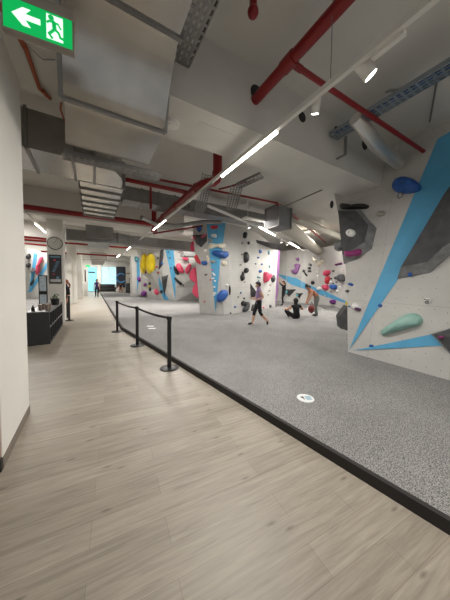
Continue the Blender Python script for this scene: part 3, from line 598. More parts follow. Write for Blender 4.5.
# ------------------------------------------------------------------ pipes
def pipe(pts, r, label, m=M_RED, couplings=(), name='sprinkler_pipe'):
    b = BM(); tube(b, pts, r, 16); o = link(name, b, m, label=label, cat='pipe')
    for p, q in couplings:
        c = BM(); cyl(c, p, q, r * 1.18, 16); link('coupling', c, m, o)
    return o
pipe([(2.1, -1.5, 4.3), (2.1, 2.9, 4.3)], .07, 'thick red pipe running from overhead into the nearest beam', couplings=[((2.1, 2.02, 4.3), (2.1, 2.2, 4.3))])
pipe([(2.16, 2.1, 4.3), (5.85, 2.05, 4.3)], .035, 'thin red branch pipe running into the foreground slab', couplings=[((2.14, 2.1, 4.3), (2.3, 2.1, 4.3))])
pipe([(2.36, 4.42, 4.74), (2.36, 4.42, 3.92), (2.34, 4.42, 3.82), (2.28, 4.45, 3.77), (2.18, 4.55, 3.76), (2.12, 4.7, 3.76), (2.1, 4.85, 3.76), (2.08, 9.0, 3.76)], .1, 'thick red pipe with an elbow leading over the corridor',
     couplings=[((2.36, 4.42, 3.9), (2.36, 4.42, 3.98)), ((2.1, 4.9, 3.76), (2.1, 5.0, 3.76)), ((2.09, 6.3, 3.76), (2.09, 6.4, 3.76)), ((2.08, 7.6, 3.76), (2.08, 7.7, 3.76))])
pipe([(-6, 8.75, 3.73), (2.08, 8.75, 3.73)], .082, 'red pipe crossing the corridor in front of the clock column', couplings=[((1.7, 8.75, 3.73), (1.85, 8.75, 3.73))])
pipe([(2.06, 9.0, 3.5), (2.06, 9.0, 4.7)], .09, 'short red vertical riser where the corridor pipes meet', couplings=[((2.06, 9, 3.5), (2.06, 9, 3.6)), ((2.06, 9, 4.3), (2.06, 9, 4.4))])
pipe([atZ(118, 178, 4.05), atZ(194, 194, 3.85)], .05, 'thin red pipe joining the elbow pipe above the corridor duct')
pipe([(1.5, 6.2, 4.3), (2.5, 6.1, 4.3), (5.4, 5.85, 4.3)], .032, 'thin red pipe passing behind the elbow to the back')
pipe([(5.4, 5.85, 4.3), (6.2, 6.2, 4.3), (13.5, 9.8, 4.3)], .045, 'red pipe slanting away over the climbing hall', couplings=[((5.5, 5.9, 4.3), (5.75, 6.0, 4.3))])
pipe([(3.2, 5.9, 4.3), (4.0, 5.2, 4.5)], .025, 'thin red sprinkler spur beside the perforated tray piece'); pipe([(1.55, 7.2, 4.5), (1.55, 7.2, 3.8)], .035, 'short red drop pipe left of the elbow pipe')
pipe([(2.15, 9.6, 3.55), (4.3, 9.3, 4.1)], .035, 'thin red pipe reaching the island top')
pipe([(-3, 14.2, 3.5), (1.8, 14.2, 3.5)], .05, 'dark red pipe across the far corridor', m=M_RED); pipe([(-3, 19.5, 3.5), (1.6, 19.5, 3.5)], .06, 'farthest dark red pipe across the corridor')
pipe([(-5, 16, 3.6), (-1.9, 16, 3.5)], .05, 'dark red pipe seen left of the clock column'); pipe([(-5, 13, 3.5), (-1.8, 13, 3.45)], .05, 'second dark red pipe seen left of the clock column')
pipe([(3.6, 17.5, 3.6), (6, 15.5, 3.75)], .05, 'thin red pipe over the yellow discs')
pipe([atZ(276, 210, 4.6), atZ(322, 190, 4.6)], .022, 'thin grey conduit across the ceiling above the round duct', m=M_GALVD, name='conduit')
pipe([(4.15, 2.0, 4.72), (4.6, 1.5, 4.72), (5.6, 1.9, 4.72)], .015, 'thin conduit on the ceiling above the slab', m=M_GALVD, name='conduit')
pipe([(-.66, 2.4, 3.8), (-.52, 2.9, 3.8), (-.5, 3.4, 3.8), (-.42, 3.55, 3.82)], .02, 'orange brown pipe clipped under the nearest beam', m=M_ORANGE, name='conduit', couplings=[((-.53, 2.86, 3.8), (-.52, 2.9, 3.8)), ((-.47, 3.42, 3.8), (-.45, 3.48, 3.8))])
pipe([(-.3, 3.7, 4.2), (-.36, 4.0, 4.0), (-.3, 4.3, 3.9)], .012, 'thin rusty cable loop behind the nearest beam', m=M_ORANGE, name='conduit')
bm = BM(); tube(bm, [(-.5, 2.9, 3.83), (-.4, 2.95, 3.8), (-.3, 2.93, 3.83)], .006, 6); link('cable', bm, M_GALVD, label='thin drooping grey cable beside the orange brown pipe', cat='cable')
b = BM(); q = atZ(253, 12, 4.45); cyl(b, q, (q.x, q.y, 4.75), .04, 14); o = link('sprinkler', b, M_RED, label='red sprinkler head hanging from the ceiling left of the thick pipe', cat='sprinkler')
b = BM(); ball(b, q, .06); link('nozzle', b, M_RED, o)
# dark sleeves drilled in the beam
for px, py, r in ((256.5, 93, .11), (302, 117, .085), (337, 132, .10), (364.5, 145, .10)):
    q = atY(px, py, 2.78); b = BM(); cyl(b, q - V((0, .006, 0)), q + V((0, .05, 0)), r, 24); tagn = {256.5: 'around the thick red pipe', 302: 'next to the white spotlight', 337: 'where the cable tray ends', 364.5: 'nearest the foil pipe'}[px]
    link('pipe_sleeve', b, M_DARK, label='dark round sleeve hole in the beam ' + tagn, cat='sleeve')
q = atZ(172, 122, BZ); b = BM(); cyl(b, q, q - V((0, 0, .05)), .1, 28); cyl(b, q - V((0, 0, .05)), q - V((0, 0, .065)), .06, 28); o = link('smoke_detector', b, M_LIGHTW, label='round white detector disc under the nearest beam beside the duct', cat='detector')
# inspection hatch outline under the beam
q = atZ(222, 138, BZ); b = BM(); box(b, (q.x - .45, q.y - .16, BZ - .004), (q.x + .35, q.y + .16, BZ)); link('access_hatch', b, M_CONC, smooth=False, label='flat painted access panel under the nearest beam', cat='hatch')

# ------------------------------------------------------------------ lighting tracks
def rail(p, q, label, w=.048, h=.055):
    b = BM(); quadbar(b, p, q, w, h); return link('light_track', b, M_LIGHTW, smooth=False, label=label, cat='light track')
def area(name, loc, sx, sy, power, rot=(0, 0, 0), col=(1, .955, .90)):
    L = bpy.data.lights.new(name, 'AREA'); L.shape = 'RECTANGLE'; L.size = sx; L.size_y = sy; L.energy = power; L.color = col
    o = bpy.data.objects.new(name, L); COL.objects.link(o); o.location = loc; o.rotation_euler = rot; return o
def tube_light(p, q, label, power=60, r=.022, group=None, real=True):
    p, q = V(p), V(q); b = BM(); quadbar(b, p + V((0, 0, .03)), q + V((0, 0, .03)), .05, .03)
    o = link('tube_light', b, M_LIGHTW, smooth=False, label=label, cat='lamp', group=group)
    b = BM(); d = (q - p).normalized() * .02; tube(b, [p + d, q - d], r, 12); link('tube', b, M_TUBE, o)
    if power:
        a = area('tube_light_glow', (p + q) / 2 - V((0, 0, .05)), (q - p).length, .08, power, (0, 0, math.atan2((q - p).y, (q - p).x)))
    return o
def spot(c, label, aim=(.3, -.2, -1), r=.045, L=.14, power=25):
    c = V(c); aim = V(aim).normalized(); b = BM(); cyl(b, c - aim * L / 2, c + aim * L / 2, r, 20)
    o = link('spotlight', b, M_LIGHTW, label=label, cat='lamp')
    b = BM(); cyl(b, c + aim * (L / 2 - .002), c + aim * (L / 2 + .004), r * .85, 20); link('lens', b, M_LENS, o)
    b = BM(); cyl(b, c - aim * L * .2, V((c.x, c.y, c.z + .1)), .012, 8); link('stem', b, M_LIGHTW, o)
    if power:
        power *= .7; Ld = bpy.data.lights.new('spot_beam', 'SPOT'); Ld.energy = power; Ld.spot_size = 1.9; Ld.spot_blend = .8; Ld.color = (1, .95, .88); Ld.shadow_soft_size = .04
        s = bpy.data.objects.new('spot_beam', Ld); COL.objects.link(s); s.location = c + aim * (L / 2 + .02); s.rotation_euler = aim.to_track_quat('-Z', 'Y').to_euler()
    return o
TZ = 3.6
def T(x, y): return atZ(x, y, TZ)
rail((2.07, -3, TZ), (2.07, 4.6, TZ), 'white track running overhead beside the thick red pipe')
rail(T(213, 181.5), T(117, 257.5), 'white track continuing over the corridor edge')
p1, p2 = V((2.07, 2.25, TZ - .05)), V((2.07, 3.72, TZ - .05))
tube_light(p1, p2, 'brightest long lit tube under the nearest beam', 100)
a, b_ = T(165.5, 219), T(153, 229); tube_light(a - V((0, 0, .05)), b_ - V((0, 0, .05)), 'second lit tube beyond the red riser', 90, .017)
a, b_ = T(132, 245), T(127, 249); tube_light(a - V((0, 0, .05)), b_ - V((0, 0, .05)), 'third smaller lit tube along the corridor track', 90, .017)
a, b_ = T(119.5, 255), T(116.5, 257.5); tube_light(a, b_, 'farthest lit tube along the corridor track', 90, .017)
spot(T(365, 66) - V((0, 0, .02)), 'white cylinder spotlight lit, nearer of two on the overhead track', aim=(.55, -.35, -.75), r=.06, L=.17)
spot(T(316, 104) - V((0, 0, .02)), 'white cylinder spotlight close to the brightest tube', aim=(.3, .4, -1))
q = T(388, 40); b = BM(); box(b, (q.x - .02, q.y - .12, TZ - .06), (q.x + .03, q.y + .12, TZ - .02), bev=.006); link('track_adapter', b, M_LIGHTW, label='small white power adapter clipped on the overhead track', cat='adapter')
q = T(322, 78); b = BM(); cyl(b, (2.07, q.y, TZ), (2.07, q.y, CZ), .004, 6); link('suspension_wire', b, M_GALVD, label='thin wire holding up the overhead track', cat='wire')
# hall track
rail(T(208, 206), T(256, 226), 'thin track starting beside the elbow pipe'); rail(T(256, 226), T(304, 251), 'thin track leading to the back wall of the hall')
a, b_ = T(259.5, 227), T(275, 235.5); tube_light(a, b_, 'lit tube over the island, nearer of two on the hall track', 45)
a, b_ = T(289.5, 242.5), T(299, 248); tube_light(a, b_, 'lit tube over the island, farther of two on the hall track', 60)
for x, y, t in ((248.5, 223, 'over the island top'), (281, 239, 'between the two hall tubes'), (287, 241.5, 'just before the farther hall tube')): spot(T(x, y) - V((0, 0, .1)), 'small white spotlight ' + t, power=15)
a, b_ = atZ(35, 223.5, 3.6), atZ(45.5, 232.5, 3.6); rail(atZ(25, 212, 3.62), atZ(50, 236, 3.62), 'white track left of the clock column'); tube_light(a, b_, 'lit tube left of the clock column', 80)
# unseen tube added behind the camera to light the near area
for (x0, y0, x1, y1, l) in ((5.0, 4.3, 5.0, 6.0, 'x'), ):
    pass
for i, (x, y) in enumerate(((3.4, -1.2), (-.9, -1.5), (3.4, 1.2))):
    pass
tl = tube_light((2.07, -2.6, TZ - .05), (2.07, -1.1, TZ - .05), 'added unseen lit tube on the overhead track behind the viewer', 100)

# ------------------------------------------------------------------ exit sign
PA = atY(2.7, 10, 2.0); yw = math.radians(-6.5); du = V((math.cos(yw), math.sin(yw), 0)); nu = V((math.sin(yw), -math.cos(yw), 0))
def onS(x, y):
    d = ray(x, y); p = EYE + d * ((PA - EYE).dot(nu) / d.dot(nu)); return (p - PA).dot(du), p.z
LS = (onS(71.6, 20)[0]); SZ1 = (onS(2.7, -5.5)[1] + onS(71.6, 20)[1]) / 2; SZ0 = (onS(4, 26.3)[1] + onS(72.5, 49)[1]) / 2
MS = Matrix((( du.x, -nu.x, 0, PA.x), (du.y, -nu.y, 0, PA.y), (0, 0, 1, 0), (0, 0, 0, 1)))      # local: x along the sign, y away from the reader
es = empty('exit_sign', MS @ V((LS / 2, .03, SZ0)), 'green lit running man exit sign with a left arrow, hanging overhead', 'sign')
def fx(t): return LS * t
def fz(t): return SZ0 + (SZ1 - SZ0) * t
def sl(name, b, m, par, smooth=True): b.transform(MS); return link(name, b, m, par, smooth=smooth)
bm = BM(); box(bm, (-.012, .012, SZ0 - .014), (LS + .012, .05, SZ1 + .012), bev=.004); box(bm, (-.012, .0, SZ1 + .004), (LS + .012, .075, SZ1 + .075), bev=.004); box(bm, (-.012, 0, SZ0 - .014), (LS + .012, .012, SZ0 - .002))
sl('housing', bm, mat('sign_housing', srgb(150, 143, 134), .5), es)
b = BM(); box(b, (fx(.5) - .012, .03, SZ1 + .07), (fx(.5) + .012, .045, CZ)); sl('hanger', b, M_GALVD, es)
M_GRN = mat('exit_green', srgb(0, 160, 78), .4, emit=.75, ecol=srgb(0, 185, 90)); M_EW = mat('exit_white', (1, 1, 1), .4, emit=.9, ecol=(.85, 1, .93))
bm = BM(); box(bm, (0, 0, SZ0), (LS, .012, SZ1)); face = sl('face_panel', bm, M_GRN, es)
def flatpoly(poly, y, m, name, par):
    b = BM(); prism(b, [(fx(u), y, fz(v)) for u, v in poly], (0, .003, 0)); return sl(name, b, m, par, False)
flatpoly([(.12, .52), (.27, .80), (.38, .80), (.30, .61), (.52, .61), (.52, .43), (.30, .43), (.38, .22), (.27, .22)], -.003, M_EW, 'arrow', face)
flatpoly([(.61, .10), (.61, .92), (.86, .92), (.86, .10)], -.003, M_EW, 'doorway', face)
b = BM()
def lim(pts, r): tube(b, [(fx(u), -.007, fz(v)) for u, v in pts], r, 8)
cyl(b, (fx(.685), -.010, fz(.80)), (fx(.685), -.004, fz(.80)), .016, 18)
lim([(.725, .68), (.735, .45)], .0125); lim([(.72, .66), (.79, .66), (.83, .52)], .006); lim([(.72, .67), (.66, .67), (.62, .60)], .006)
lim([(.735, .45), (.80, .36), (.82, .22), (.87, .2)], .008); lim([(.735, .45), (.69, .33), (.65, .24), (.70, .12)], .008)
sl('running_figure', b, M_GRN, face)

# ------------------------------------------------------------------ clock, poster
cy0 = 10.6
c = atY(55, 243.3, cy0); ck = empty('wall_clock', (c.x, c.y, c.z - .27), 'round pale wall clock with a thin black rim on the column', 'clock')
b = BM(); cyl(b, c, c - V((0, .03, 0)), .215, 40); link('dial', b, mat('dial_grey', srgb(205, 204, 198), .5), ck)
b = BM(); tube(b, [c + V((math.cos(t) * .225, -.02, math.sin(t) * .225)) for t in [2 * math.pi * k / 40 for k in range(41)]], .014, 8); link('rim', b, M_BLACK, ck)
b = BM()
for k in range(12):
    t = 2 * math.pi * k / 12; d = V((math.cos(t), 0, math.sin(t))); quadbar(b, c + d * .16 - V((0, .033, 0)), c + d * .2 - V((0, .033, 0)), .01, .006)
link('hour_marks', b, M_BLACK, ck)
b = BM(); quadbar(b, c - V((0, .036, 0)), c + V((-.12, -.036, .03)), .012, .006); link('hour_hand', b, M_BLACK, ck)
b = BM(); quadbar(b, c - V((0, .04, 0)), c + V((.06, -.04, .18)), .008, .006); link('minute_hand', b, M_BLACK, ck)
P = [atY(x, y, cy0) for x, y in ((49, 254.5), (61.3, 254.5), (61.3, 283.5), (49, 283.5))]
px0, px1, pz0, pz1 = P[0].x, P[1].x, P[2].z, P[0].z
po = empty('poster_frame', (px0, cy0, pz0), 'tall dark framed poster with small coloured boxes under the clock', 'poster')
def pb(u0, v0, u1, v1, y0, y1): b = BM(); box(b, (px0 + (px1 - px0) * u0, cy0 - y1, pz0 + (pz1 - pz0) * v0), (px0 + (px1 - px0) * u1, cy0 - y0, pz0 + (pz1 - pz0) * v1)); return b
link('frame', pb(0, 0, 1, 1, .002, .03), M_BLACK, po); sh = link('printed_sheet', pb(.05, .03, .95, .97, .03, .034), mat('poster_dark', srgb(58, 56, 60), .5), po)
link('header_band', pb(.07, .90, .93, .955, .034, .037), mat('poster_blue', srgb(110, 150, 175), .5), sh); link('footer_band', pb(.07, .05, .93, .15, .034, .037), mat('poster_grey', srgb(200, 200, 198), .5), sh)
b = BM()
for k in range(9):
    u, v = .30 + .05 * k, .40 + .045 * k; box(b, (px0 + (px1 - px0) * (u - .1), cy0 - .037, pz0 + (pz1 - pz0) * v), (px0 + (px1 - px0) * (u + .16), cy0 - .034, pz0 + (pz1 - pz0) * (v + .022)))
box(b, (px0 + (px1 - px0) * .55, cy0 - .037, pz0 + (pz1 - pz0) * .16), (px0 + (px1 - px0) * .8, cy0 - .034, pz0 + (pz1 - pz0) * .24))
link('step_boxes', b, MATS['poster_blue'], sh)
b = BM(); box(b, (px0 + (px1 - px0) * .36, cy0 - .037, pz0 + (pz1 - pz0) * .79), (px0 + (px1 - px0) * .54, cy0 - .034, pz0 + (pz1 - pz0) * .84)); box(b, (px0 + (px1 - px0) * .24, cy0 - .037, pz0 + (pz1 - pz0) * .31), (px0 + (px1 - px0) * .44, cy0 - .034, pz0 + (pz1 - pz0) * .34)); link('pink_boxes', b, HOLDC['pink'], sh)

# ------------------------------------------------------------------ cabinet and things on it
X0, X1, Y0, Y1, ZT = -1.40, -.95, 7.06, 9.8, .82
cab = empty('storage_cabinet', (X0, Y0, 0), 'low charcoal cabinet with open cubbies beside the corridor', 'cabinet')
b = BM(); box(b, (X0, Y0, 0), (X1, Y0 + .035, ZT - .03)); link('end_panel', b, M_CABINET, cab); b = BM(); box(b, (X0, Y1 - .035, 0), (X1, Y1, ZT - .03)); link('end_panel', b, M_CABINET, cab)
b = BM(); box(b, (X0 - .01, Y0 - .01, ZT - .03), (X1 + .01, Y1 + .01, ZT), bev=.004); link('top_panel', b, mat('cabinet_top', srgb(92, 92, 92), .4), cab)
b = BM(); box(b, (X0, Y0 + .035, 0), (X0 + .02, Y1 - .035, ZT - .03)); link('back_panel', b, M_CABINET, cab)
b = BM(); box(b, (X0 + .02, Y0 + .035, 0), (X1, Y1 - .035, .04)); link('bottom_panel', b, M_CABINET, cab)
b = BM(); box(b, (X0 + .02, Y0 + .035, .4), (X1 - .005, Y1 - .035, .43)); link('shelf', b, mat('cabinet_top', (0, 0, 0)), cab)
for k in range(1, 7): b = BM(); y = Y0 + (Y1 - Y0) * k / 7; box(b, (X0 + .02, y - .012, .04), (X1 - .002, y + .012, ZT - .03)); link('divider', b, M_CABINET, cab)
b = BM(); box(b, (-1.75, 7.5, 0), (-1.45, 8.9, .72), bev=.005); link('side_cupboard', b, M_CABINET, smooth=False, label='plain charcoal cupboard just behind the cubby cabinet', cat='cabinet')
def bottle(x, y, h, r, m, label, name='bottle', cat='bottle'):
    b = BM(); tube(b, [(x, y, ZT), (x, y, ZT + h * .62), (x, y, ZT + h * .74), (x, y, ZT + h * .78), (x, y, ZT + h)], [r, r, r * .45, r * .4, r * .4], 16); return link(name, b, m, label=label, cat=cat)
M_SIL = mat('brushed_cup', srgb(150, 135, 125), .35, .6)
bottle(-1.31, 7.3, .15, .035, M_BLACK, 'short black bottle near the front corner of the cabinet')
for i, (x, y) in enumerate(((-1.2, 7.5), (-1.16, 7.7), (-1.04, 7.4), (-1.02, 7.6))):
    b = BM(); tube(b, [(x, y, ZT), (x, y, ZT + .15)], [.035, .045], 16); o = link('tumbler', b, M_SIL, label=('front', 'rear')[i % 2] + ' tan metal tumbler of the ' + ('left', 'right')[i // 2] + ' pair on the cabinet', cat='cup')
pt = empty('potted_plant', (-1.05, 8.9, ZT), 'dark pot with a small green plant on the cabinet', 'plant')
b = BM(); tube(b, [(-1.05, 8.9, ZT), (-1.05, 8.9, ZT + .2)], [.1, .12], 18); link('pot', b, M_BLACK, pt)
b = BM()
for k in range(26):
    a = k * 2.4; r = .02 + .09 * random.random(); h = .2 + .14 * random.random(); q = V((-1.05 + math.cos(a) * r, 8.9 + math.sin(a) * r, ZT + h)); ball(b, q, (.035, .02, .012), sub=1, rot=Matrix.Rotation(a, 3, 'Z') @ Matrix.Rotation(.6, 3, 'Y'))
link('foliage', b, mat('leaf_green', srgb(62, 84, 48), .6), pt)
# display stand behind the cabinet
st = empty('display_stand', (-2.05, 10.2, 0), 'black display stand with two pale printed screens behind the cabinet', 'stand')
A1 = [atY(x, y, 10.2) for x, y in ((39.3, 276), (46.3, 291), (39.6, 294.5), (46.5, 316))]
b = BM(); box(b, (A1[0].x - .03, 10.2, .02), (A1[1].x + .03, 10.26, A1[0].z + .03)); link('frame', b, M_BLACK, st)
M_SCR = mat('printed_pale', srgb(190, 205, 215), .4, var=.25, vscale=9); b = BM(); box(b, (A1[0].x, 10.185, A1[1].z), (A1[1].x, 10.2, A1[0].z)); link('screen', b, M_SCR, st)
b = BM(); box(b, (A1[0].x, 10.185, A1[3].z), (A1[1].x, 10.2, A1[2].z)); link('poster', b, M_SCR, st)
b = BM(); box(b, (-2.6, 12.0, .1), (-3.6, 12.1, 1.2)); link('display_board', b, mat('board_grey', srgb(150, 158, 164), .4, var=.12, vscale=3), smooth=False, label='pale grey board leaning past the cabinet beneath the distant wall', cat='board')

# ------------------------------------------------------------------ stanchions
HT = .98
def post(x, y, label, z=0):
    o = empty('barrier_post', (x, y, z), label, 'barrier post', 'retractable barrier posts')
    b = BM(); tube(b, [(x, y, z), (x, y, z + .012), (x, y, z + .02), (x, y, z + .03)], [.165, .17, .15, .05], 32); link('base', b, M_BLACK, o)
    b = BM(); cyl(b, (x, y, z + .02), (x, y, z + HT - .06), .038, 20); link('pole', b, M_BLACK, o)
    b = BM(); tube(b, [(x, y, z + HT - .075), (x, y, z + HT - .07), (x, y, z + HT - .01), (x, y, z + HT)], [.036, .046, .046, .036], 20); link('head', b, M_BLACK, o); return o
PS = [atZ(169.3, 368.3), atZ(137.3, 345.5), atZ(117.4, 331.6)]
for p, t in zip(PS, ('nearest black barrier post beside the mat edge', 'middle black barrier post beside the mat edge', 'farthest black barrier post of the belted row')): post(p.x, p.y, t)
q4 = atZ(69.3, 320.5); post(q4.x, q4.y, 'lone black barrier post beside the clock column')
for i, (a, c) in enumerate(zip(PS, PS[1:])):
    b = BM(); n = 16; sag = .03; pts = []
    for k in range(n + 1):
        t = k / n; p = a.lerp(c, t); pts.append(V((p.x, p.y, HT - .04 - sag * 4 * t * (1 - t))))
    for p, q in zip(pts, pts[1:]): quadbar(b, p, q, .003, .045)
    link('barrier_belt', b, M_BLACK, smooth=False, label=('black belt sagging between the nearest and middle posts', 'black belt sagging between the middle and farthest posts')[i], cat='belt')

# mat stickers
q = atZ(305.5, 398.3, MZ); b = BM(); cyl(b, q, q + V((0, 0, .004)), .11, 40); stc = link('floor_sticker', b, mat('sticker_white', srgb(225, 228, 228), .6), label='round white sticker with a dark mark on the mat', cat='sticker')
b = BM(); d = RIGHT.copy(); d.z = 0; d.normalize(); e_ = V((-d.y, d.x, 0))
for k in range(4): quadbar(b, q + d * .0 + e_ * (.04 - k * .026) + V((0, 0, .006)), q + d * .075 + e_ * (.04 - k * .026) + V((0, 0, .006)), .012, .002)
link('blue_lines', b, mat('sticker_blue', srgb(120, 170, 190), .6), stc, smooth=False)
b = BM(); prism(b, [q + d * -.07 + e_ * .02 + V((0, 0, .005)), q + d * -.02 + e_ * .045 + V((0, 0, .005)), q + d * -.02 + e_ * -.05 + V((0, 0, .005)), q + d * -.045 + e_ * -.0 + V((0, 0, .005))], (0, 0, .002)); link('dark_mark', b, mat('sticker_brown', srgb(90, 70, 62), .6), stc, smooth=False)
for x, y, t in ((152, 328.5, 'nearer'), (150.3, 326.2, 'farther')):
    q = atZ(x, y, MZ); b = BM(); obox(b, Matrix.Translation(q + V((0, 0, .003))) @ Matrix.Rotation(-.5, 4, 'Z'), (.22, .14, .004)); link('floor_sticker', b, MATS['sticker_white'], smooth=False, label=t + ' small white label of two on the mat behind the barrier', cat='sticker')

# ------------------------------------------------------------------ far end of the corridor
FY = 35.9
def onFar(x, y, Y=FY): return atY(x, y, Y)
def slab(x0, y0, x1, y1, Y, th=.05): a, c = onFar(x0, y0, Y), onFar(x1, y1, Y); b = BM(); box(b, (a.x, Y - th, c.z), (c.x, Y, a.z)); return b
M_GLOW = mat('daylit_glass', srgb(120, 195, 210), .2, emit=.9, ecol=srgb(135, 205, 220)); M_GLOW2 = mat('daylit_print', srgb(170, 215, 225), .3, emit=.9, ecol=srgb(165, 210, 222), var=.3, vscale=3)
S('door_2', slab(88, 267, 97, 291, FY), M_GLOW); S('trim_1', slab(88.3, 271.6, 95, 273, FY - .06), M_BLACK)
S('window_1', slab(101, 267, 116, 284.5, FY), M_GLOW2); b = BM()
for x in (101, 108.5, 116): bb = onFar(x, 267, FY - .06); cc = onFar(x, 284.5, FY - .06); box(b, (bb.x - .05, FY - .12, cc.z), (bb.x + .05, FY - .06, bb.z))
S('trim_2', b, M_LIGHTW); S('column', slab(97, 262, 101, 292, FY - .1, .3), M_WHITE)
b = slab(116.2, 266.5, 125.3, 287.5, FY - .2, .08); mb = link('mural_banner', b, mat('mural_dark', srgb(38, 44, 56), .5), smooth=False, label='tall dark banner with a blue ring at the far wall', cat='banner')
c = onFar(121.2, 278, FY - .3); b = BM(); tube(b, [c + V((math.cos(t) * .62, 0, math.sin(t) * .62)) for t in [math.pi * (.25 + 1.55 * k / 24) for k in range(25)]], .1, 8); link('painted_ring', b, mat('mural_blue', srgb(70, 130, 175), .5), mb)
lc = empty('lounge_sofa', (1.5, 33, 0), 'low black sofa in front of the bright far window', 'sofa')
b = BM(); a0, c0 = atY(99, 284, 33.5), atY(115, 284, 33.5); box(b, (a0.x, 33, .12), (c0.x, 33.8, .5), bev=.05); link('seat', b, M_BLACK, lc); b = BM(); box(b, (a0.x, 33.8, .12), (c0.x, 34.05, 1.1), bev=.05); link('backrest', b, M_BLACK, lc)
for x in (a0.x - .12, c0.x): b = BM(); box(b, (x, 33, .0), (x + .14, 34.0, .7), bev=.03); link('armrest', b, M_BLACK, lc)
ct = empty('snack_counter', (3.8, 30, 0), 'dark grey counter base under a white panel beside the far mats', 'counter')
a0, c0 = atY(126, 283.5, 30), atY(137, 293, 30); b = BM(); box(b, (a0.x, 29.8, .1), (c0.x, 30.6, a0.z), bev=.02); link('body', b, M_CABINET, ct); b = BM(); box(b, (a0.x - .04, 29.75, a0.z), (c0.x + .04, 30.65, a0.z + .06)); link('top', b, M_GALVD, ct)
b = slab(126, 263.5, 136, 283, 30.5, .1); pn = link('partition_panel', b, M_WHITE, smooth=False, label='white partition panel above the dark grey counter', cat='panel')
b = slab(129.5, 277.5, 132, 283, 30.38, .02); link('notice', b, HOLDC['plum'], pn, smooth=False); b = slab(126.3, 273, 134, 274.2, 30.38, .02); link('wood_strip', b, M_WOOD, pn, smooth=False)
b = slab(84, 280.5, 88, 297, 27, .4); link('bin_unit', b, M_LIGHTW, smooth=False, label='pale cabinet at the foot of the far corridor columns', cat='cabinet')
b = slab(86, 265, 90, 267, 27, .05); link('exit_sign', b, M_GRN, smooth=False, label='tiny green lit sign far down the corridor', cat='sign')
b = slab(84.5, 270, 86, 282, 26, .1); link('notice_board', b, M_DARK, smooth=False, label='narrow dark notice on the far corridor wall', cat='sign')

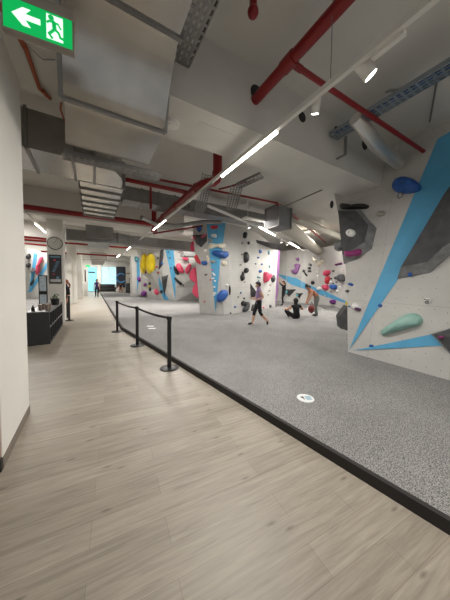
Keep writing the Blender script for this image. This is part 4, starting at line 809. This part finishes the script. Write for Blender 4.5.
# ------------------------------------------------------------------ people
def person(label, P, loc, yaw, sc, mats, joints, hairstyle='short', name='person', hair=(30, 22, 18)):
    """joints: name -> (x fwd, y left, z up); one continuous skinned body, regions coloured by nearest bone."""
    J = {k: V(v) for k, v in joints.items()}
    R = dict(pelvis=.125, waist=.11, chest=.13, neck0=.075, neck=.05, head0=.07, head=.098, headtop=.075, shL=.055, shR=.055, elL=.04, elR=.04, wrL=.027, wrR=.027, haL=.03, haR=.03, hipL=.09, hipR=.09, knL=.058, knR=.058, anL=.038, anR=.038, heL=.035, heR=.035, toL=.03, toR=.03)
    E_ = [('pelvis', 'waist', 'top'), ('waist', 'chest', 'top'), ('chest', 'neck0', 'top'), ('neck0', 'neck', 'skin'), ('neck', 'head', 'skin'), ('head', 'headtop', 'skin')]
    for s in 'LR': E_ += [('neck0', 'sh' + s, 'top'), ('sh' + s, 'el' + s, 'sleeve'), ('el' + s, 'wr' + s, 'skin'), ('wr' + s, 'ha' + s, 'skin'), ('pelvis', 'hip' + s, 'bottom'), ('hip' + s, 'kn' + s, 'bottom'), ('kn' + s, 'an' + s, 'shin'), ('an' + s, 'to' + s, 'shoe')]
    if 'headtop' not in J: J['headtop'] = J['head'] + (J['head'] - J['neck']).normalized() * .07
    names = [k for k in R if k in J]; 
    for k_ in R:
        if k_[:2] in ('sh', 'el', 'wr', 'hi', 'kn', 'an') or k_ in ('waist', 'pelvis', 'chest'): R[k_] *= 1.18
    # fingers
    vs = [J[k] for k in names]; rad = [R[k] for k in names]; ed = [(names.index(a), names.index(c)) for a, c, _ in E_]
    for s in 'LR':
        ha, wr = J['ha' + s], J['wr' + s]; d = (ha - wr).normalized(); side = d.cross(V((0, 0, 1))); side = side.normalized() if side.length > .1 else V((0, 1, 0)); dn = side.cross(d)
        for k, l in enumerate((.065, .075, .07, .055)):
            b0 = ha + side * (k - 1.5) * .02; i = len(vs); vs.append(b0 + d * .03); vs.append(b0 + d * l * .8 - dn * .02); vs.append(b0 + d * l * 1.2 - dn * .045); rad += [.010, .009, .008]; ed += [(names.index('ha' + s), i), (i, i + 1), (i + 1, i + 2)]
        i = len(vs); vs.append(wr.lerp(ha, .5) + side * -.045); vs.append(ha + side * -.06 + d * .02); rad += [.012, .009]; ed += [(names.index('ha' + s), i), (i, i + 1)]
    me = bpy.data.meshes.new('b'); me.from_pydata([tuple(v) for v in vs], ed, []); o = bpy.data.objects.new('b', me); COL.objects.link(o)
    o.modifiers.new('s', 'SKIN'); 
    if not me.skin_vertices: me.skin_vertices.new() if hasattr(me.skin_vertices, 'new') else None
    if not me.skin_vertices:
        bb = BM(); bb.from_mesh(me); bb.verts.layers.skin.verify(); bb.to_mesh(me); bb.free()
    for i, r in enumerate(rad):
        sv = me.skin_vertices[0].data[i]; sv.radius = (r, r); sv.use_root = (i == 0)
    k = names.index
    me.skin_vertices[0].data[k('chest')].radius = (.165, .13); me.skin_vertices[0].data[k('pelvis')].radius = (.16, .135)
    su = o.modifiers.new('u', 'SUBSURF'); su.levels = 1; su.render_levels = 1
    dg = bpy.context.evaluated_depsgraph_get(); dg.update(); ev = o.evaluated_get(dg); m2 = bpy.data.meshes.new_from_object(ev); bpy.data.objects.remove(o)
    bm = BM(); bm.from_mesh(m2)
    order = ['skin', 'top', 'bottom', 'shoe']; zone = {'skin': 0, 'top': 1, 'bottom': 2, 'shoe': 3, 'sleeve': 1 if mats.get('sleeve') else 0, 'shin': 2 if mats.get('long') else 0}
    segs = [(J[a], J[c], zone[z], min(R[a], R[c]) if z in ('sleeve', 'skin', 'shin') else (R[a] + R[c]) / 2, z, (R[a], R[c])) for a, c, z in E_]
    for f in bm.faces:
        c = f.calc_center_median(); best = 9; mi = 0
        for a, q, z, rr, zn, _ in segs:
            t = max(0, min(1, (c - a).dot(q - a) / max((q - a).length_squared, 1e-6))); dd = (c - (a + (q - a) * t)).length - rr
            if zn == 'shin' and t < .3: z = 2
            if dd < best: best = dd; mi = z; tt = t
        f.material_index = mi
    M = Matrix.Translation(V(loc)) @ Matrix.Rotation(yaw, 4, 'Z') @ Matrix.Diagonal((sc, sc, sc, 1))
    zmin = min(v.co.z for v in bm.verts); M = M @ Matrix.Translation((0, 0, -zmin))
    bm.transform(M)
    ro = empty(name, loc, label, 'person')
    ml = [mat('skin_%d' % mats['skin'][0], srgb(*mats['skin']), .6), mat('cloth_%d_%d' % mats['top'][:2], srgb(*mats['top']), .85, bump=.2, bscale=40), mat('cloth_%d_%db' % mats['bottom'][:2], srgb(*mats['bottom']), .85, bump=.2, bscale=40), mat('shoe_%d' % mats['shoe'][0], srgb(*mats['shoe']), .6)]
    link('body', bm, ml, ro)
    hd, nk = J['head'], J['neck']; upv = (hd - nk).normalized(); fw = V((1, 0, 0)) - upv * upv.x; fw.normalize()
    if 'face' in mats: fw = V(mats['face']).normalized()
    sd = upv.cross(fw)
    RM = Matrix((fw, sd, upv)).transposed()
    hb = BM(); g = bmesh.ops.create_icosphere(hb, subdivisions=3, radius=1, matrix=Matrix.Translation(hd + upv * .035 - fw * .022) @ RM.to_4x4() @ Matrix.Diagonal((.115, .1, .12, 1)))
    # cut the face opening
    dele = [v for v in hb.verts if (v.co - hd).dot(fw) > .045 and (v.co - hd).dot(upv) < .075]
    bmesh.ops.delete(hb, geom=dele, context='VERTS')
    if hairstyle == 'bun': ball(hb, hd + upv * .13 - fw * .07, .055)
    if hairstyle == 'tail': tube(hb, [hd - fw * .1, hd - fw * .15 - upv * .1, hd - fw * .13 - upv * .25], [.04, .04, .015], 10)
    hb.transform(M); link('hair', hb, mat('hair_%d' % hair[0], srgb(*hair), .6), ro)
    fb = BM()
    ball(fb, hd + fw * .10 - upv * .0, (.018, .014, .02), sub=1); fb.transform(M); link('nose', fb, ml[0], ro)
    for s in (-1, 1):
        fb = BM(); ball(fb, hd + fw * .088 + sd * .033 * s + upv * .02, .011, sub=1); fb.transform(M); link('eye', fb, M_BLACK, ro)
        fb = BM(); ball(fb, hd + sd * .098 * s - upv * .0, (.02, .01, .03), sub=1); fb.transform(M); link('ear', fb, ml[0], ro)
    fb = BM(); ball(fb, hd + fw * .09 - upv * .05, (.008, .02, .006), sub=1, rot=RM); fb.transform(M); link('mouth', fb, mat('lips', srgb(150, 80, 75), .5), ro)
    return ro
def stand():
    return dict(pelvis=(0, 0, .92), waist=(0, 0, 1.05), chest=(0, 0, 1.22), neck0=(0, 0, 1.38), neck=(.01, 0, 1.45), head=(.03, 0, 1.56), shL=(0, .17, 1.36), shR=(0, -.17, 1.36), elL=(-.02, .22, 1.08), elR=(-.02, -.22, 1.08), wrL=(.06, .23, .85), wrR=(.06, -.23, .85), haL=(.09, .23, .78), haR=(.09, -.23, .78),
                hipL=(0, .09, .88), hipR=(0, -.09, .88), knL=(.02, .1, .48), knR=(.02, -.1, .48), anL=(0, .1, .08), anR=(0, -.1, .08), toL=(.16, .11, .03), toR=(.16, -.11, .03))
yawL = math.atan2(-RIGHT.y, -RIGHT.x)
# walking woman
j = stand(); j.update(knR=(.16, -.08, .52), anR=(.22, -.08, .09), toR=(.4, -.08, .05), hipR=(.03, -.09, .88), knL=(-.04, .09, .50), anL=(-.32, .09, .22), toL=(-.33, .09, .06), elL=(-.14, .2, 1.1), wrL=(.1, .2, 1.02), haL=(.18, .18, 1.03), elR=(-.08, -.2, 1.1), wrR=(.18, -.2, 1.05), haR=(.26, -.18, 1.07), head=(.05, 0, 1.55))
w = atZ(258.5, 325, MZ); person('woman in a lilac tank top and black capris walking across the mat', None, w, yawL, .93, dict(skin=(205, 160, 138), top=(150, 126, 168), bottom=(22, 22, 26), shoe=(30, 30, 32)), j, 'short', hair=(42, 28, 24))
# seated man, back to the viewer
j = dict(pelvis=(0, 0, .12), waist=(.0, 0, .26), chest=(.04, 0, .44), neck0=(.06, 0, .58), neck=(.08, 0, .65), head=(.1, 0, .75), shL=(.05, .19, .56), shR=(.05, -.19, .56), elL=(.12, .36, .40), elR=(.12, -.36, .40), wrL=(.3, .36, .44), wrR=(.3, -.36, .44), haL=(.36, .34, .46), haR=(.36, -.34, .46),
         hipL=(.04, .1, .12), hipR=(.04, -.1, .12), knL=(.42, .3, .36), knR=(.42, -.3, .36), anL=(.5, .08, .07), anR=(.5, -.08, .07), toL=(.62, .02, .04), toR=(.62, -.02, .04))
w = atZ(296.5, 319, MZ); person('man in black sitting cross legged on the mat with his back turned', None, w, math.atan2(FWD.y, FWD.x) + .25, 1.0, dict(skin=(190, 140, 115), top=(20, 20, 22), bottom=(20, 20, 24), shoe=(160, 110, 90), long=1), j, 'short', hair=(20, 17, 16))
# bending woman with a bag
j = stand(); j.update(pelvis=(0, 0, .88), waist=(.06, 0, 1.0), chest=(.2, 0, 1.12), neck0=(.32, 0, 1.22), neck=(.38, 0, 1.27), head=(.46, 0, 1.34), shL=(.3, .16, 1.17), shR=(.3, -.16, 1.17), elL=(.36, .18, .92), elR=(.34, -.18, .92), wrL=(.46, .14, .72), wrR=(.44, -.14, .72), haL=(.48, .12, .65), haR=(.46, -.12, .65), hipL=(.0, .09, .85), hipR=(0, -.09, .85), knL=(.1, .1, .48), knR=(.04, -.1, .47))
w = atZ(316.5, 316, MZ); person('woman in a tan top and grey trousers bending over a dark red bag', None, w, yawL, .98, dict(skin=(196, 145, 118), top=(176, 118, 90), bottom=(112, 116, 112), shoe=(50, 45, 45), long=1), j, 'bun', hair=(22, 18, 18))
bp = atZ(311.2, 317, MZ); bp = w + (bp - w) * 1.0; bg = empty('drawstring_bag', (bp.x, bp.y, MZ + .18), 'dark red drawstring bag held by the bending woman', 'bag')
b = BM(); c = V((bp.x, bp.y, MZ + .37)); ball(b, c, (.15, .13, .19), sub=3)
for v in b.verts: v.co += (v.co - c) * .3 * noise.noise(v.co * 6)
link('sack', b, mat('bag_red', srgb(120, 52, 50), .8), bg); b = BM(); tube(b, [c + V((-.06, .03, .17)), c + V((0, 0, .3)), c + V((.06, -.03, .17))], .015, 8); link('strap', b, M_BLACK, bg)
# climber in black
j = stand(); j.update(shL=(0, .17, 1.38), elR=(.16, -.3, 1.55), wrR=(.2, -.34, 1.8), haR=(.2, -.34, 1.88), elL=(.16, .26, 1.4), wrL=(.3, .28, 1.6), haL=(.34, .28, 1.68), knL=(.2, .14, .55), anL=(.1, .14, .22), toL=(.24, .16, .16), head=(.05, 0, 1.56))
w = atZ(283.5, 305.5, MZ); person('climber in black reaching up beside the lilac island edge', None, w, yawL + .3, .96, dict(skin=(190, 140, 115), top=(20, 20, 22), bottom=(26, 26, 30), shoe=(60, 50, 50), long=1, sleeve=1), j, 'tail', hair=(60, 40, 30))
# corridor walker
j = stand(); j.update(knL=(.12, .09, .5), anL=(.16, .09, .12), toL=(.3, .1, .06), anR=(-.14, -.1, .12), toR=(-.02, -.1, .05))
w = atZ(97, 297.3, 0); person('person in a purple top and dark trousers walking down the corridor', None, w, -math.pi / 2 - .1, 1.02, dict(skin=(190, 140, 115), top=(66, 34, 92), bottom=(24, 24, 28), shoe=(24, 24, 26), long=1), j, 'short', hair=(60, 45, 38))
w = atZ(66.8, 318.5, 0); j = stand(); person('person in black with auburn hair standing half behind the clock column', None, (w.x, w.y, 0), -math.pi * .85, .96, dict(skin=(196, 145, 118), top=(22, 22, 24), bottom=(24, 24, 28), shoe=(24, 24, 26), long=1, sleeve=1), j, 'tail', hair=(120, 62, 34))
j = dict(pelvis=(0, 0, .45), waist=(.02, 0, .58), chest=(.06, 0, .76), neck0=(.08, 0, .92), neck=(.1, 0, .99), head=(.12, 0, 1.1), shL=(.06, .17, .9), shR=(.06, -.17, .9), elL=(.2, .22, .68), elR=(.2, -.22, .68), wrL=(.38, .14, .62), wrR=(.38, -.14, .62), haL=(.44, .1, .62), haR=(.44, -.1, .62),
         hipL=(.04, .1, .44), hipR=(.04, -.1, .44), knL=(.44, .16, .5), knR=(.44, -.16, .5), anL=(.42, .12, .08), anR=(.42, -.12, .08), toL=(.56, .13, .04), toR=(.56, -.13, .04))
w = atZ(120.5, 292.5, MZ); person('distant person seated below the dark banner', None, w, -math.pi / 2, 1.0, dict(skin=(196, 145, 118), top=(40, 36, 40), bottom=(170, 120, 100), shoe=(40, 40, 42)), j, 'short', hair=(40, 28, 24))
b = BM(); box(b, (w.x - .5, w.y - .02, MZ), (w.x + .5, w.y + .45, MZ + .38), bev=.02); link('bench', b, M_LIGHTW, smooth=False, label='low pale bench under the distant seated person', cat='bench')

# ------------------------------------------------------------------ lights, world, camera
W = bpy.data.worlds.new('World'); bpy.context.scene.world = W; W.use_nodes = True
bg_ = W.node_tree.nodes['Background']; bg_.inputs[0].default_value = (1, .985, .96, 1); bg_.inputs[1].default_value = .44
for (x, y, z, sx, sy, p, where) in ((8.2, 3.4, 4.6, 4, .3, 850, 'over the open mat in front of the seated man'), (12, 5, 4.6, .3, 3, 520, 'beside the curved wall'), (5.5, 6.8, 3.9, 1.5, .2, 45, 'just before the island'), (4.6, 13.2, 4.6, 2.0, .3, 420, 'behind the island'),
        (5.0, 19.5, 4.6, 3, .3, 300, 'beyond the wall with the yellow discs'), (0, 25, 4.6, 1.5, .3, 300, 'far along the corridor'), (0, 32.5, 4.6, 3, .3, 420, 'above the black sofa'), (-4.5, 14, 4.6, 1.5, .3, 330, 'left of the clock column'), (-4, 20, 4.6, 1.5, .3, 300, 'by the distant left wall'), (11, 9.5, 4.6, .3, 2, 260, 'over the lilac hold')):
    area('added_fill_light', (x, y, z - .012), sx, sy, p)  # fill lamps with housings, added to brighten the hall at invented positions
    b = BM(); box(b, (x - sx / 2 - .02, y - sy / 2 - .02, z), (x + sx / 2 + .02, y + sy / 2 + .02, z + .06), bev=.008)
    for k in (-.4, .4): cyl(b, (x + sx * k, y + (sy * k if sy > sx else 0), z + .05), (x + sx * k, y + (sy * k if sy > sx else 0), CZ), .008, 8)
    link('added_fill_lamp', b, M_LIGHTW, label='added white linear fill lamp ' + where, cat='lamp')
cam = bpy.data.cameras.new('camera'); co = bpy.data.objects.new('camera', cam); COL.objects.link(co)
Rm = Matrix((RIGHT, -DOWN, -FWD)).transposed(); co.matrix_world = Matrix.Translation(EYE) @ Rm.to_4x4()
cam.sensor_fit = 'VERTICAL'; cam.sensor_height = 24; cam.lens = F * 24 / 600; cam.shift_y = -(300 - CY) / 600; cam.clip_start = .02; cam.clip_end = 200
sc = bpy.context.scene; sc.camera = co
sc.view_settings.view_transform = 'Standard'; sc.view_settings.look = 'None'; sc.view_settings.exposure = 0; sc.view_settings.gamma = 1; sc.view_settings.use_curve_mapping = False
